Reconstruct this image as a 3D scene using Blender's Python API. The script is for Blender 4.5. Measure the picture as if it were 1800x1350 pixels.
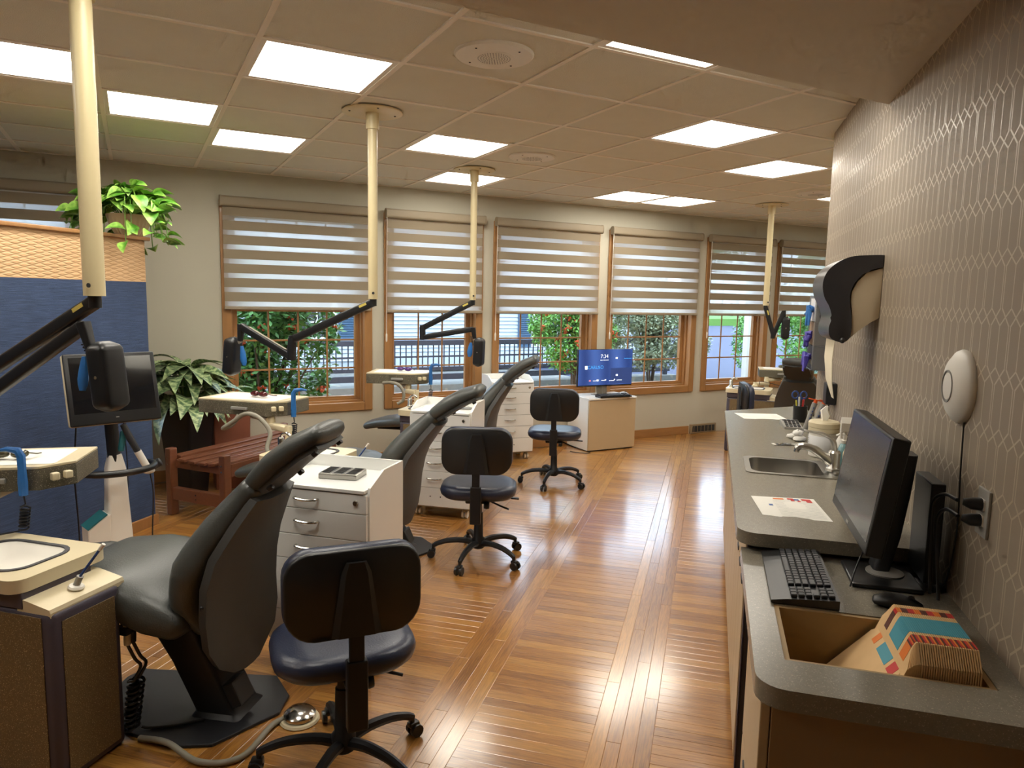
import bpy, bmesh, math, random
from mathutils import Vector, Matrix, Euler
random.seed(7)
R = math.radians
scene = bpy.context.scene
for o in list(bpy.data.objects):
    bpy.data.objects.remove(o)
COL = scene.collection

# ------------------------------------------------------------------ camera
CAMZ = 1.63
ANG = 43.588                       # angle between the counter run and the window wall's normal
F_PX, YAW, PIT, ROLL = 1248.12, R(27.976 - ANG), R(6.8626), R(1.1683)
fw = Vector((math.sin(YAW)*math.cos(PIT), math.cos(YAW)*math.cos(PIT), -math.sin(PIT)))
rt0 = Vector((math.cos(YAW), -math.sin(YAW), 0)); up0 = rt0.cross(fw)
rt = rt0*math.cos(ROLL) + up0*math.sin(ROLL); up = -rt0*math.sin(ROLL) + up0*math.cos(ROLL)
cam = bpy.data.cameras.new('camera'); camo = bpy.data.objects.new('camera', cam); COL.objects.link(camo)
cam.sensor_fit = 'HORIZONTAL'; cam.sensor_width = 36.0; cam.lens = F_PX/1800*36.0
cam.clip_start = .02; cam.clip_end = 400
m = Matrix((rt, up, -fw)).transposed().to_4x4(); m.translation = (0, 0, CAMZ); camo.matrix_world = m
scene.camera = camo

# ------------------------------------------------------------------ world, exposure
w = bpy.data.worlds.new('sky'); scene.world = w; w.use_nodes = True
bg = w.node_tree.nodes['Background']; bg.inputs[0].default_value = (.62, .80, 1.0, 1); bg.inputs[1].default_value = 4.6
scene.view_settings.view_transform = 'Standard'; scene.view_settings.look = 'None'
scene.view_settings.gamma = 1; scene.view_settings.use_curve_mapping = False
scene.view_settings.exposure = 0.34
PANEL = 14.0                       # ceiling light panels, emission strength
try:
    scene.cycles.max_bounces = 5; scene.cycles.diffuse_bounces = 4; scene.cycles.glossy_bounces = 3; scene.cycles.transmission_bounces = 4
    scene.cycles.transparent_max_bounces = 10; scene.cycles.caustics_reflective = False; scene.cycles.caustics_refractive = False
    scene.cycles.use_adaptive_sampling = True; scene.cycles.adaptive_threshold = .09; scene.cycles.adaptive_min_samples = 12; scene.cycles.sample_clamp_indirect = 6
    scene.cycles.use_denoising = True
except Exception: pass

# ------------------------------------------------------------------ materials
def lin(c):
    c = c/255.0
    return c/12.92 if c <= .04045 else ((c+.055)/1.055)**2.4
def rgb(r, g, b): return (lin(r), lin(g), lin(b), 1)
M = {}
def mat(name, col, rough=.5, metal=0, var=.06, scale=8, bump=0, bscale=60, coat=0, spec=.5, stretch=(1, 1, 1), trans=0, alpha=1, emit=0, speck=None):
    m = bpy.data.materials.new(name); m.use_nodes = True; nt = m.node_tree; n = nt.nodes; L = nt.links
    p = n['Principled BSDF']; p.inputs['Roughness'].default_value = rough; p.inputs['Metallic'].default_value = metal
    p.inputs['Specular IOR Level'].default_value = spec; p.inputs['Coat Weight'].default_value = coat
    p.inputs['Transmission Weight'].default_value = trans; p.inputs['Alpha'].default_value = alpha
    c = rgb(*col)
    tc = n.new('ShaderNodeTexCoord'); mp = n.new('ShaderNodeMapping'); mp.inputs['Scale'].default_value = stretch
    L.new(tc.outputs['Object'], mp.inputs[0])
    nz = n.new('ShaderNodeTexNoise'); nz.inputs['Scale'].default_value = scale; nz.inputs['Detail'].default_value = 2 if var >= .1 else 1
    L.new(mp.outputs[0], nz.inputs[0])
    mx = n.new('ShaderNodeMix'); mx.data_type = 'RGBA'
    mx.inputs[6].default_value = [v*(1-var) for v in c[:3]]+[1]; mx.inputs[7].default_value = [min(1, v*(1+var)) for v in c[:3]]+[1]
    L.new(nz.outputs[0], mx.inputs[0]); out = mx.outputs[2]
    if speck:
        sc, thr, scol = speck
        vz = n.new('ShaderNodeTexNoise'); vz.inputs['Scale'].default_value = sc; vz.inputs['Detail'].default_value = 1
        L.new(mp.outputs[0], vz.inputs[0])
        rp = n.new('ShaderNodeValToRGB'); rp.color_ramp.elements[0].position = thr; rp.color_ramp.elements[1].position = thr+.08
        L.new(vz.outputs[0], rp.inputs[0])
        m2 = n.new('ShaderNodeMix'); m2.data_type = 'RGBA'; L.new(rp.outputs[0], m2.inputs[0]); L.new(out, m2.inputs[6]); m2.inputs[7].default_value = rgb(*scol)
        out = m2.outputs[2]
    L.new(out, p.inputs['Base Color'])
    if bump:
        b = n.new('ShaderNodeBump'); b.inputs['Strength'].default_value = bump; b.inputs['Distance'].default_value = .004
        n2 = n.new('ShaderNodeTexNoise'); n2.inputs['Scale'].default_value = bscale; n2.inputs['Detail'].default_value = 0; L.new(mp.outputs[0], n2.inputs[0])
        L.new(n2.outputs[0], b.inputs['Height']); L.new(b.outputs[0], p.inputs['Normal'])
    if emit:
        L.new(out, p.inputs['Emission Color']); p.inputs['Emission Strength'].default_value = emit
    M[name] = m; return m

mat('wall_paint', (188, 183, 166), .8, var=.03, scale=3)
mat('ceiling_tile', (218, 219, 211), .9, var=.03, bump=.25, bscale=220)
mat('grid_metal', (236, 230, 220), .5, var=.02)
mat('soffit_paint', (208, 206, 198), .85, var=.03)
mat('pole_cream', (214, 200, 158), .35, var=.03)
mat('black_plastic', (24, 25, 27), .38, var=.1)
mat('dark_plastic', (42, 43, 46), .45, var=.1)
mat('vinyl_grey', (72, 75, 73), .38, var=.08, scale=5, bump=.12, bscale=180)
mat('vinyl_shell', (60, 60, 58), .5, var=.06, bump=.06, bscale=200)
mat('vinyl_navy', (40, 46, 66), .34, var=.08, bump=.1, bscale=180)
mat('metal_black', (30, 30, 33), .42, metal=.3, var=.08)
mat('base_black', (32, 33, 37), .45, var=.08)
mat('chrome', (200, 198, 192), .16, metal=1, var=.02)
mat('steel', (168, 165, 158), .3, metal=1, var=.05, stretch=(1, 12, 1))
mat('nickel', (196, 194, 188), .28, metal=1, var=.03)
mat('cart_white', (234, 235, 232), .25, var=.01, coat=.3)
mat('cream_plastic', (216, 203, 170), .35, var=.03)
mat('white_plastic', (228, 224, 214), .4, var=.02)
mat('white_matte', (222, 220, 214), .7, var=.02)
mat('paper', (240, 238, 230), .85, var=.02)
mat('speck_laminate', (112, 94, 64), .5, var=.25, scale=140, speck=(260, .62, (178, 160, 122)))
mat('speck_grey', (92, 87, 72), .5, var=.25, scale=160, speck=(240, .62, (176, 168, 146)))
mat('trim_purple', (72, 66, 78), .5, var=.04)
mat('counter', (130, 124, 110), .26, var=.16, scale=90, speck=(320, .64, (168, 160, 142)))
mat('cabinet', (188, 166, 132), .5, var=.03)
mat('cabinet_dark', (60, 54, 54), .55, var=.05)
mat('cabinet_end', (150, 122, 86), .55, var=.03)
mat('bin_inside', (168, 140, 96), .6, var=.03)
mat('navy_paper', (48, 66, 98), .75, var=.55, scale=5, stretch=(1, 1, 60), bump=.4, bscale=12, speck=(7, .54, (62, 82, 118)))
mat('orange_wave', (206, 168, 124), .6, var=.1, scale=4)
mat('oak', (158, 114, 68), .4, var=.2, scale=12, stretch=(3, 3, .4), coat=.15)
mat('oak_h', (158, 114, 68), .4, var=.2, scale=12, stretch=(.4, 3, 3), coat=.15)
mat('bench_wood', (112, 68, 46), .35, var=.18, scale=10, stretch=(.5, 6, 6), coat=.2)
mat('brown_box', (122, 70, 50), .5, var=.1)
mat('pot_black', (22, 23, 25), .4, var=.1)
mat('pot_ceramic', (170, 150, 118), .45, var=.08)
mat('soil', (60, 46, 34), .9, var=.3, scale=60)
mat('glove_blue', (48, 120, 200), .4, var=.15, scale=30, trans=.15)
mat('glove_purple', (72, 62, 160), .5, var=.15, scale=30)
mat('blind_opaque', (140, 127, 106), .85, var=.03, scale=200, bump=.1, bscale=300)
mat('cassette', (146, 133, 112), .6, var=.03)
mat('siding', (176, 182, 188), .7, var=.03)
mat('shutter', (62, 88, 112), .7, var=.06)
mat('rail_black', (56, 57, 68), .5, var=.08)
mat('concrete', (122, 121, 116), .9, var=.16, scale=14, speck=(6, .62, (150, 142, 124)))
mat('asphalt', (62, 68, 92), .8, var=.12, scale=2, stretch=(1, 6, 1))
mat('lawn', (96, 136, 60), .9, var=.3, scale=18)
mat('leaf_outdoor', (92, 142, 74), .5, var=.35, scale=9)
mat('leaf_grey', (158, 168, 138), .5, var=.35, scale=9)
mat('leaf_bright', (112, 166, 76), .5, var=.3, scale=9)
mat('berry', (206, 84, 44), .5, var=.2)
mat('bark', (92, 78, 66), .9, var=.3, scale=40)
mat('screen_glass', (16, 18, 22), .08, var=.02, coat=.5)
mat('screen_off', (52, 58, 66), .22, var=.03)
mat('grey_plastic', (150, 148, 142), .45, var=.03)
mat('teal_plastic', (40, 108, 116), .4, var=.04)
mat('hose_grey', (140, 136, 122), .5, var=.06)
mat('manila', (222, 184, 132), .75, var=.05, scale=30)
mat('label_teal', (72, 150, 168), .6, var=.06)
mat('label_red', (196, 48, 44), .6, var=.06)
mat('label_brown', (92, 44, 32), .6, var=.1)
mat('label_orange', (226, 122, 44), .6, var=.06)
mat('ink_grey', (150, 150, 150), .8, var=.05)
mat('ink_blue', (90, 116, 168), .8, var=.05)
mat('cardboard', (150, 126, 100), .8, var=.06)
mat('box_navy', (40, 46, 62), .6, var=.05)
mat('clear_plastic', (210, 214, 220), .1, var=.02, trans=.75)
mat('box_white', (226, 226, 226), .7, var=.03)
mat('orange_plastic', (230, 96, 36), .4, var=.06)
mat('blue_plastic', (44, 76, 140), .4, var=.06)
mat('purple_plastic', (128, 100, 180), .4, var=.06)
mat('yellow_plastic', (214, 206, 70), .4, var=.06)
mat('pink_plastic', (214, 120, 140), .4, var=.06)
mat('amber_lens', (96, 92, 66), .12, var=.05, trans=.3)
mat('red_lens', (96, 36, 36), .12, var=.05, trans=.2)
mat('purple_lens', (92, 60, 130), .15, var=.05, trans=.2)
mat('dispenser_dark', (50, 50, 54), .3, var=.05)
mat('dispenser_side', (192, 176, 148), .5, var=.03)
mat('towel', (232, 222, 196), .9, var=.04)
mat('yellow_tag', (206, 186, 90), .6, var=.05)
mat('vent_metal', (150, 132, 104), .5, metal=.2, var=.06)
mat('gel', (150, 200, 206), .15, var=.04, trans=.5)
mat('dark_slot', (40, 40, 40), .6, var=.05)
mat('gasket', (70, 70, 74), .6, var=.05)

def mat_floor():
    m = bpy.data.materials.new('oak_floor'); m.use_nodes = True; nt = m.node_tree; n = nt.nodes; L = nt.links; p = n['Principled BSDF']
    uv = n.new('ShaderNodeUVMap'); uv.uv_map = 'UVMap'
    oi = n.new('ShaderNodeObjectInfo'); ge = n.new('ShaderNodeNewGeometry')
    ad = n.new('ShaderNodeMath'); ad.operation = 'ADD'; L.new(oi.outputs['Random'], ad.inputs[0]); L.new(ge.outputs['Random Per Island'], ad.inputs[1])
    fr = n.new('ShaderNodeMath'); fr.operation = 'FRACT'; L.new(ad.outputs[0], fr.inputs[0])
    mu = n.new('ShaderNodeMath'); mu.operation = 'MULTIPLY'; mu.inputs[1].default_value = 57; L.new(fr.outputs[0], mu.inputs[0])
    cb = n.new('ShaderNodeCombineXYZ'); L.new(mu.outputs[0], cb.inputs[0]); L.new(mu.outputs[0], cb.inputs[1])
    va = n.new('ShaderNodeVectorMath'); va.operation = 'ADD'; L.new(uv.outputs[0], va.inputs[0]); L.new(cb.outputs[0], va.inputs[1])
    mp = n.new('ShaderNodeMapping'); mp.inputs['Scale'].default_value = (1.6, 26, 1); L.new(va.outputs[0], mp.inputs[0])
    nz = n.new('ShaderNodeTexNoise'); nz.inputs['Scale'].default_value = 4.5; nz.inputs['Detail'].default_value = 4; nz.inputs['Distortion'].default_value = 1.2; L.new(mp.outputs[0], nz.inputs[0])
    r = n.new('ShaderNodeValToRGB'); e = r.color_ramp.elements
    e[0].position = .36; e[0].color = rgb(94, 56, 22); e[1].position = .62; e[1].color = rgb(177, 124, 58); L.new(nz.outputs[0], r.inputs[0])
    r2 = n.new('ShaderNodeValToRGB'); e = r2.color_ramp.elements
    e[0].position = 0; e[0].color = rgb(131, 84, 36); e[1].position = 1; e[1].color = rgb(199, 146, 70)
    x = e.new(.35); x.color = rgb(159, 106, 48); x = e.new(.7); x.color = rgb(175, 120, 54); L.new(fr.outputs[0], r2.inputs[0])
    mx = n.new('ShaderNodeMix'); mx.data_type = 'RGBA'; mx.inputs[0].default_value = .55; L.new(r.outputs[0], mx.inputs[6]); L.new(r2.outputs[0], mx.inputs[7])
    L.new(mx.outputs[2], p.inputs['Base Color'])
    p.inputs['Roughness'].default_value = .3; p.inputs['Coat Weight'].default_value = 1.0; p.inputs['Coat Roughness'].default_value = .16; p.inputs['Coat IOR'].default_value = 1.58
    b = n.new('ShaderNodeBump'); b.inputs['Strength'].default_value = .12; b.inputs['Distance'].default_value = .002; L.new(nz.outputs[0], b.inputs['Height']); L.new(b.outputs[0], p.inputs['Normal'])
    M['oak_floor'] = m
mat_floor()

def mat_wallpaper():
    m = bpy.data.materials.new('wallpaper'); m.use_nodes = True; nt = m.node_tree; n = nt.nodes; L = nt.links; p = n['Principled BSDF']
    tc = n.new('ShaderNodeTexCoord'); sp = n.new('ShaderNodeSeparateXYZ'); L.new(tc.outputs['Object'], sp.inputs[0])
    def mth(op, a, b=None):
        k = n.new('ShaderNodeMath'); k.operation = op
        for i, v in enumerate((a, b)):
            if v is None: continue
            if isinstance(v, (int, float)): k.inputs[i].default_value = v
            else: L.new(v, k.inputs[i])
        return k.outputs[0]
    P, Q, g, zf, lw = .1197, .1405, .0058, .29, .0026
    zz = mth('DIVIDE', mth('SUBTRACT', sp.outputs['Z'], 1.63), Q); row = mth('FLOOR', zz); fr_ = mth('SUBTRACT', zz, row)
    par = mth('FLOORED_MODULO', row, 2); yy = mth('ADD', mth('ADD', sp.outputs['Y'], P/2-2.242), mth('MULTIPLY', par, P/2))
    u = mth('ABSOLUTE', mth('SUBTRACT', mth('FLOORED_MODULO', yy, P), P/2))
    tau = mth('MAXIMUM', mth('DIVIDE', mth('SUBTRACT', fr_, 1-zf), zf), 0.0)
    d1 = mth('ABSOLUTE', mth('SUBTRACT', u, mth('MULTIPLY', tau, P/2)))
    d2 = mth('ABSOLUTE', mth('SUBTRACT', u, mth('SUBTRACT', P/2-g, mth('MULTIPLY', tau, P/2-2*g))))
    ln = mth('LESS_THAN', mth('MINIMUM', d1, d2), mth('ADD', lw*.85, mth('MULTIPLY', mth('GREATER_THAN', tau, 0.0), lw*.75)))
    mx = n.new('ShaderNodeMix'); mx.data_type = 'RGBA'; L.new(ln, mx.inputs[0])
    mx.inputs[6].default_value = rgb(150, 136, 118); mx.inputs[7].default_value = rgb(186, 172, 150)
    L.new(mx.outputs[2], p.inputs['Base Color'])
    rr = mth('SUBTRACT', .55, mth('MULTIPLY', ln, .2)); L.new(rr, p.inputs['Roughness'])
    p.inputs['Metallic'].default_value = .12
    M['wallpaper'] = m
mat_wallpaper()

def mat_wave():
    m = M['orange_wave']; nt = m.node_tree; n = nt.nodes; L = nt.links; p = n['Principled BSDF']
    tc = n.new('ShaderNodeTexCoord'); mp = n.new('ShaderNodeMapping'); mp.inputs['Scale'].default_value = (1, 1, 1); L.new(tc.outputs['Object'], mp.inputs[0])
    sp = n.new('ShaderNodeSeparateXYZ'); L.new(mp.outputs[0], sp.inputs[0])
    def mth(op, a, b=None):
        k = n.new('ShaderNodeMath'); k.operation = op
        for i, v in enumerate((a, b)):
            if v is None: continue
            if isinstance(v, (int, float)): k.inputs[i].default_value = v
            else: L.new(v, k.inputs[i])
        return k.outputs[0]
    pz, A = .0135, .0048
    nn = mth('ROUND', mth('DIVIDE', sp.outputs['Z'], pz)); sg = mth('SUBTRACT', 1.0, mth('MULTIPLY', mth('FLOORED_MODULO', nn, 2), 2.0))
    of = mth('MULTIPLY', mth('MULTIPLY', mth('SINE', mth('MULTIPLY', sp.outputs['Y'], 66)), A), sg)
    dd = mth('ABSOLUTE', mth('SUBTRACT', mth('SUBTRACT', sp.outputs['Z'], mth('MULTIPLY', nn, pz)), of))
    h = mth('MINIMUM', mth('DIVIDE', dd, .006), 1.0)
    b = n.new('ShaderNodeBump'); b.inputs['Strength'].default_value = .7; b.inputs['Distance'].default_value = .004; L.new(h, b.inputs['Height']); L.new(b.outputs[0], p.inputs['Normal'])
mat_wave()

def mat_sheer():
    m = bpy.data.materials.new('blind_sheer'); m.use_nodes = True; nt = m.node_tree; n = nt.nodes; L = nt.links
    o = n['Material Output']; p = n['Principled BSDF']; p.inputs['Base Color'].default_value = rgb(226, 222, 214); p.inputs['Roughness'].default_value = .9
    tl = n.new('ShaderNodeBsdfTranslucent'); tl.inputs[0].default_value = rgb(236, 234, 230)
    tr = n.new('ShaderNodeBsdfTransparent')
    a = n.new('ShaderNodeMixShader'); a.inputs[0].default_value = .75; L.new(p.outputs[0], a.inputs[1]); L.new(tl.outputs[0], a.inputs[2])
    b = n.new('ShaderNodeMixShader'); b.inputs[0].default_value = .38; L.new(a.outputs[0], b.inputs[1]); L.new(tr.outputs[0], b.inputs[2])
    L.new(b.outputs[0], o.inputs[0]); M['blind_sheer'] = m
mat_sheer()
def mat_glass():
    m = bpy.data.materials.new('window_glass'); m.use_nodes = True; nt = m.node_tree; n = nt.nodes; L = nt.links
    o = n['Material Output']; tr = n.new('ShaderNodeBsdfTransparent'); gl = n.new('ShaderNodeBsdfGlossy'); gl.inputs['Roughness'].default_value = .02
    fr = n.new('ShaderNodeFresnel'); fr.inputs[0].default_value = 1.45
    ge = n.new('ShaderNodeNewGeometry'); iv = n.new('ShaderNodeMath'); iv.operation = 'SUBTRACT'; iv.inputs[0].default_value = 1; L.new(ge.outputs['Backfacing'], iv.inputs[1])
    mu = n.new('ShaderNodeMath'); mu.operation = 'MULTIPLY'; L.new(fr.outputs[0], mu.inputs[0]); L.new(iv.outputs[0], mu.inputs[1])
    mx = n.new('ShaderNodeMixShader'); L.new(mu.outputs[0], mx.inputs[0]); L.new(tr.outputs[0], mx.inputs[1]); L.new(gl.outputs[0], mx.inputs[2]); L.new(mx.outputs[0], o.inputs[0])
    M['window_glass'] = m
mat_glass()
def mat_panel():
    m = bpy.data.materials.new('light_diffuser'); m.use_nodes = True; nt = m.node_tree; n = nt.nodes; L = nt.links
    o = n['Material Output']; em = n.new('ShaderNodeEmission'); em.inputs[0].default_value = (1.0, .94, .83, 1); em.inputs[1].default_value = PANEL
    L.new(em.outputs[0], o.inputs[0]); M['light_diffuser'] = m
mat_panel()
def mat_leafvar(name, c1, c2, stripe=True):
    m = bpy.data.materials.new(name); m.use_nodes = True; nt = m.node_tree; n = nt.nodes; L = nt.links; p = n['Principled BSDF']; p.inputs['Roughness'].default_value = .38
    tc = n.new('ShaderNodeTexCoord'); oi = n.new('ShaderNodeObjectInfo')
    mp = n.new('ShaderNodeMapping'); mp.inputs['Scale'].default_value = (60, 26, 1) if stripe else (14, 14, 1); L.new(tc.outputs['Object'], mp.inputs[0])
    nz = n.new('ShaderNodeTexNoise'); nz.inputs['Scale'].default_value = 1; nz.inputs['Detail'].default_value = 3; L.new(mp.outputs[0], nz.inputs[0])
    r = n.new('ShaderNodeValToRGB'); e = r.color_ramp.elements; e[0].position = .42; e[0].color = rgb(*c1); e[1].position = .6; e[1].color = rgb(*c2); L.new(nz.outputs[0], r.inputs[0])
    hs = n.new('ShaderNodeHueSaturation'); L.new(r.outputs[0], hs.inputs['Color'])
    mm = n.new('ShaderNodeMapRange'); mm.inputs[3].default_value = .75; mm.inputs[4].default_value = 1.25; L.new(oi.outputs['Random'], mm.inputs[0]); L.new(mm.outputs[0], hs.inputs['Value'])
    L.new(hs.outputs[0], p.inputs['Base Color']); M[name] = m
mat_leafvar('leaf_mottled', (70, 98, 62), (164, 180, 130))
mat_leafvar('leaf_pothos', (70, 128, 36), (146, 188, 84), False)
def mat_screen():
    m = bpy.data.materials.new('screen_blue'); m.use_nodes = True; nt = m.node_tree; n = nt.nodes; L = nt.links; p = n['Principled BSDF']
    tc = n.new('ShaderNodeTexCoord'); wv = n.new('ShaderNodeTexWave'); wv.inputs['Scale'].default_value = 1.1; wv.inputs['Distortion'].default_value = 3; wv.inputs['Detail'].default_value = 0; L.new(tc.outputs['Object'], wv.inputs[0])
    r = n.new('ShaderNodeValToRGB'); e = r.color_ramp.elements; e[0].color = rgb(44, 72, 140); e[1].color = rgb(74, 108, 184); L.new(wv.outputs[0], r.inputs[0])
    L.new(r.outputs[0], p.inputs['Emission Color']); p.inputs['Emission Strength'].default_value = .75; p.inputs['Base Color'].default_value = (.01, .012, .02, 1); p.inputs['Roughness'].default_value = .2
    M['screen_blue'] = m
mat_screen()
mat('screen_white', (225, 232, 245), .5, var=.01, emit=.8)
mat('screen_cyan', (60, 150, 225), .5, var=.01, emit=.8)
mat('screen_dark', (40, 60, 112), .5, var=.1, emit=.6)
mat('screen_pink', (190, 120, 150), .5, var=.01, emit=.6)

# ------------------------------------------------------------------ geometry helpers
class B:
    def __init__(s): s.bm = bmesh.new()
    def _mx(s, c, rot):
        if rot is None: Rm = Matrix.Identity(4)
        elif isinstance(rot, Matrix): Rm = rot.to_4x4()
        else: Rm = Euler(rot).to_matrix().to_4x4()
        return Matrix.Translation(c) @ Rm
    def box(s, c, sz, rot=None, bev=0, seg=2):
        mx = s._mx(c, rot) @ Matrix.Diagonal((sz[0], sz[1], sz[2], 1))
        r = bmesh.ops.create_cube(s.bm, size=1, matrix=mx)
        if bev:
            ed = list({e for v in r['verts'] for e in v.link_edges})
            bmesh.ops.bevel(s.bm, geom=ed, offset=bev, segments=seg, affect='EDGES', profile=.5)
        return s
    def bx(s, a, b, bev=0, seg=2):
        c = [(a[i]+b[i])/2 for i in range(3)]; z = [abs(b[i]-a[i]) for i in range(3)]
        return s.box(c, z, None, bev, seg)
    def ring(s, pts): return [s.bm.verts.new(p) for p in pts]
    def loft(s, rings, cap=True, close=True):
        vr = [s.ring(r) for r in rings]
        n = len(vr[0])
        for a, b in zip(vr, vr[1:]):
            for i in range(n if close else n-1):
                j = (i+1) % n
                s.bm.faces.new((a[i], a[j], b[j], b[i]))
        if cap and close:
            s.bm.faces.new(list(reversed(vr[0]))); s.bm.faces.new(vr[-1])
        return s
    def cyl(s, p0, p1, r0, r1=None, n=16):
        return s.tube([p0, p1], [r0, r0 if r1 is None else r1], n)
    def tube(s, pts, r, n=8, flat=None):
        pts = [Vector(p) for p in pts]; rs = r if isinstance(r, (list, tuple)) else [r]*len(pts)
        t = (pts[1]-pts[0]).normalized(); a = t.orthogonal().normalized(); rings = []
        for i, p in enumerate(pts):
            if i == 0: d = pts[1]-pts[0]
            elif i == len(pts)-1: d = pts[-1]-pts[-2]
            else: d = (pts[i+1]-pts[i]).normalized()+(pts[i]-pts[i-1]).normalized()
            d = d.normalized() if d.length > 1e-9 else t
            a = (a - d*a.dot(d)).normalized() if (a-d*a.dot(d)).length > 1e-6 else d.orthogonal().normalized()
            b = d.cross(a)
            rings.append([p + (a*math.cos(k*2*math.pi/n)+b*math.sin(k*2*math.pi/n))*rs[i] for k in range(n)])
        return s.loft(rings)
    def lathe(s, prof, c=(0, 0, 0), n=24, rot=None):
        mx = s._mx(c, rot)
        rings = [[mx @ Vector((r*math.cos(k*2*math.pi/n), r*math.sin(k*2*math.pi/n), z)) for k in range(n)] for r, z in prof]
        return s.loft(rings)
    def prism(s, poly, z0, z1, bev=0, mx=None, seg=2):
        mx = mx or Matrix.Identity(4)
        lo = s.ring([mx @ Vector((x, y, z0)) for x, y in poly]); hi = s.ring([mx @ Vector((x, y, z1)) for x, y in poly])
        n = len(poly); fs = [s.bm.faces.new(list(reversed(lo))), s.bm.faces.new(hi)]
        for i in range(n):
            j = (i+1) % n; fs.append(s.bm.faces.new((lo[i], lo[j], hi[j], hi[i])))
        if bev:
            ed = [e for e in fs[1].edges]+[e for e in fs[0].edges]
            bmesh.ops.bevel(s.bm, geom=ed, offset=bev, segments=seg, affect='EDGES', profile=.5)
        return s
    def cushion(s, path, hw, ht, e=2.6, n=24, endround=True, lat=Vector((0, 1, 0))):
        """loft of superellipse sections along a path of (x,z) points in the x-z plane"""
        P = [Vector((p[0], 0, p[1])) if len(p) == 2 else Vector(p) for p in path]
        secs = []
        for i, p in enumerate(P):
            d = (P[min(i+1, len(P)-1)]-P[max(i-1, 0)]).normalized(); nn = lat.cross(d).normalized()
            secs.append([p, d, nn, hw[i], ht[i]])
        if endround:
            a = secs[0]; b = secs[-1]
            pre = []; post = []
            for k in (0, .45, .75):
                f = math.sqrt(max(.02, 1-(1-k)**2)) if k else .25
                pre.append([a[0]-a[1]*a[4]*(1-k)*.8, a[1], a[2], a[3]-a[4]*(1-f), a[4]*f])
                post.append([b[0]+b[1]*b[4]*(1-k)*.8, b[1], b[2], b[3]-b[4]*(1-f), b[4]*f])
            secs = pre+secs+post[::-1]
        rings = []
        for p, d, nn, w_, t_ in secs:
            rg = []
            for k in range(n):
                th = 2*math.pi*k/n; c_, s_ = math.cos(th), math.sin(th)
                x = math.copysign(abs(c_)**(2/e), c_)*w_; y = math.copysign(abs(s_)**(2/e), s_)*t_
                rg.append(p+lat*x+nn*y)
            rings.append(rg)
        return s.loft(rings)
    def sphere(s, c, r, sc=(1, 1, 1), rot=None, u=16, v=10):
        bmesh.ops.create_uvsphere(s.bm, u_segments=u, v_segments=v, radius=r, matrix=s._mx(c, rot) @ Matrix.Diagonal((*sc, 1)))
        return s
    def quad(s, a, b, c, d): s.bm.faces.new(s.ring([a, b, c, d])); return s
    def obj(s, name, material, parent=None, smooth=40, loc=None, rot=None, norm=True):
        if norm: bmesh.ops.recalc_face_normals(s.bm, faces=s.bm.faces)
        me = bpy.data.meshes.new(name); s.bm.to_mesh(me); s.bm.free()
        if smooth:
            for p in me.polygons: p.use_smooth = True
            me.set_sharp_from_angle(angle=R(20 if smooth == 30 else smooth))
        o = bpy.data.objects.new(name, me); COL.objects.link(o)
        me.materials.append(M[material] if isinstance(material, str) else material)
        if parent: o.parent = parent
        if loc: o.location = loc
        if rot: o.rotation_euler = rot
        return o
def tag(o, label=None, cat=None, group=None, kind=None):
    if label: o['label'] = label
    if cat: o['category'] = cat
    if group: o['group'] = group
    if kind: o['kind'] = kind
    return o
def thing(name, label, cat, loc=(0, 0, 0), rz=0, group=None):
    o = bpy.data.objects.new(name, None); COL.objects.link(o); o.empty_display_size = .1
    o.location = loc; o.rotation_euler = (0, 0, rz)
    return tag(o, label, cat, group)
def struct(o): o['kind'] = 'structure'; return o
def empty_struct(name, loc=(0, 0, 0), rz=0):
    o = bpy.data.objects.new(name, None); COL.objects.link(o); o.location = loc; o.rotation_euler = (0, 0, rz); return struct(o)
def share(o, parent=None, loc=None, rot=None, name=None, scale=None):
    c = o.copy(); COL.objects.link(c)
    if name: c.name = name
    c.parent = parent if parent else o.parent
    if loc is not None: c.location = loc
    if rot is not None: c.rotation_euler = rot
    if scale is not None: c.scale = scale
    return c
def children(o): return [c for c in bpy.data.objects if c.parent == o]
def copy_tree(o, loc, rz, label=None, parent=None):
    def rec(a, par):
        c = a.copy(); COL.objects.link(c); c.parent = par
        for ch in kids.get(a.name, []): rec(ch, c)
        return c
    kids = {}
    for q in bpy.data.objects:
        if q.parent: kids.setdefault(q.parent.name, []).append(q)
    c = rec(o, None); c.location = loc; c.rotation_euler = (0, 0, rz)
    if label: c['label'] = label
    return c
CA, SA = math.cos(R(ANG)), math.sin(R(ANG))
def wp(s, d, z=0): return Vector((CA*s - SA*d, SA*s + CA*d, z))      # window-wall frame -> world
WROT = R(ANG)
WALL_D, CEIL, XW = 6.686, 2.667, .657
def rrect(x0, x1, y0, y1, r, n=5, corners=(1, 1, 1, 1)):
    pts = []
    for k, (cx, cy, a0) in enumerate(((x1-r, y1-r, 0), (x0+r, y1-r, 90), (x0+r, y0+r, 180), (x1-r, y0+r, 270))):
        if corners[k]:
            for i in range(n+1):
                a = R(a0+90*i/n); pts.append((cx+r*math.cos(a), cy+r*math.sin(a)))
        else:
            pts.append(((x1, y1), (x0, y1), (x0, y0), (x1, y0))[k])
    return pts
def coil(p0, p1, r, turns, wr, n=10):
    p0 = Vector(p0); p1 = Vector(p1); d = p1-p0; a = d.orthogonal().normalized(); b = d.normalized().cross(a)
    N_ = turns*n
    return [p0+d*(i/N_)+(a*math.cos(2*math.pi*i/n)+b*math.sin(2*math.pi*i/n))*r for i in range(N_+1)]
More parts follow.
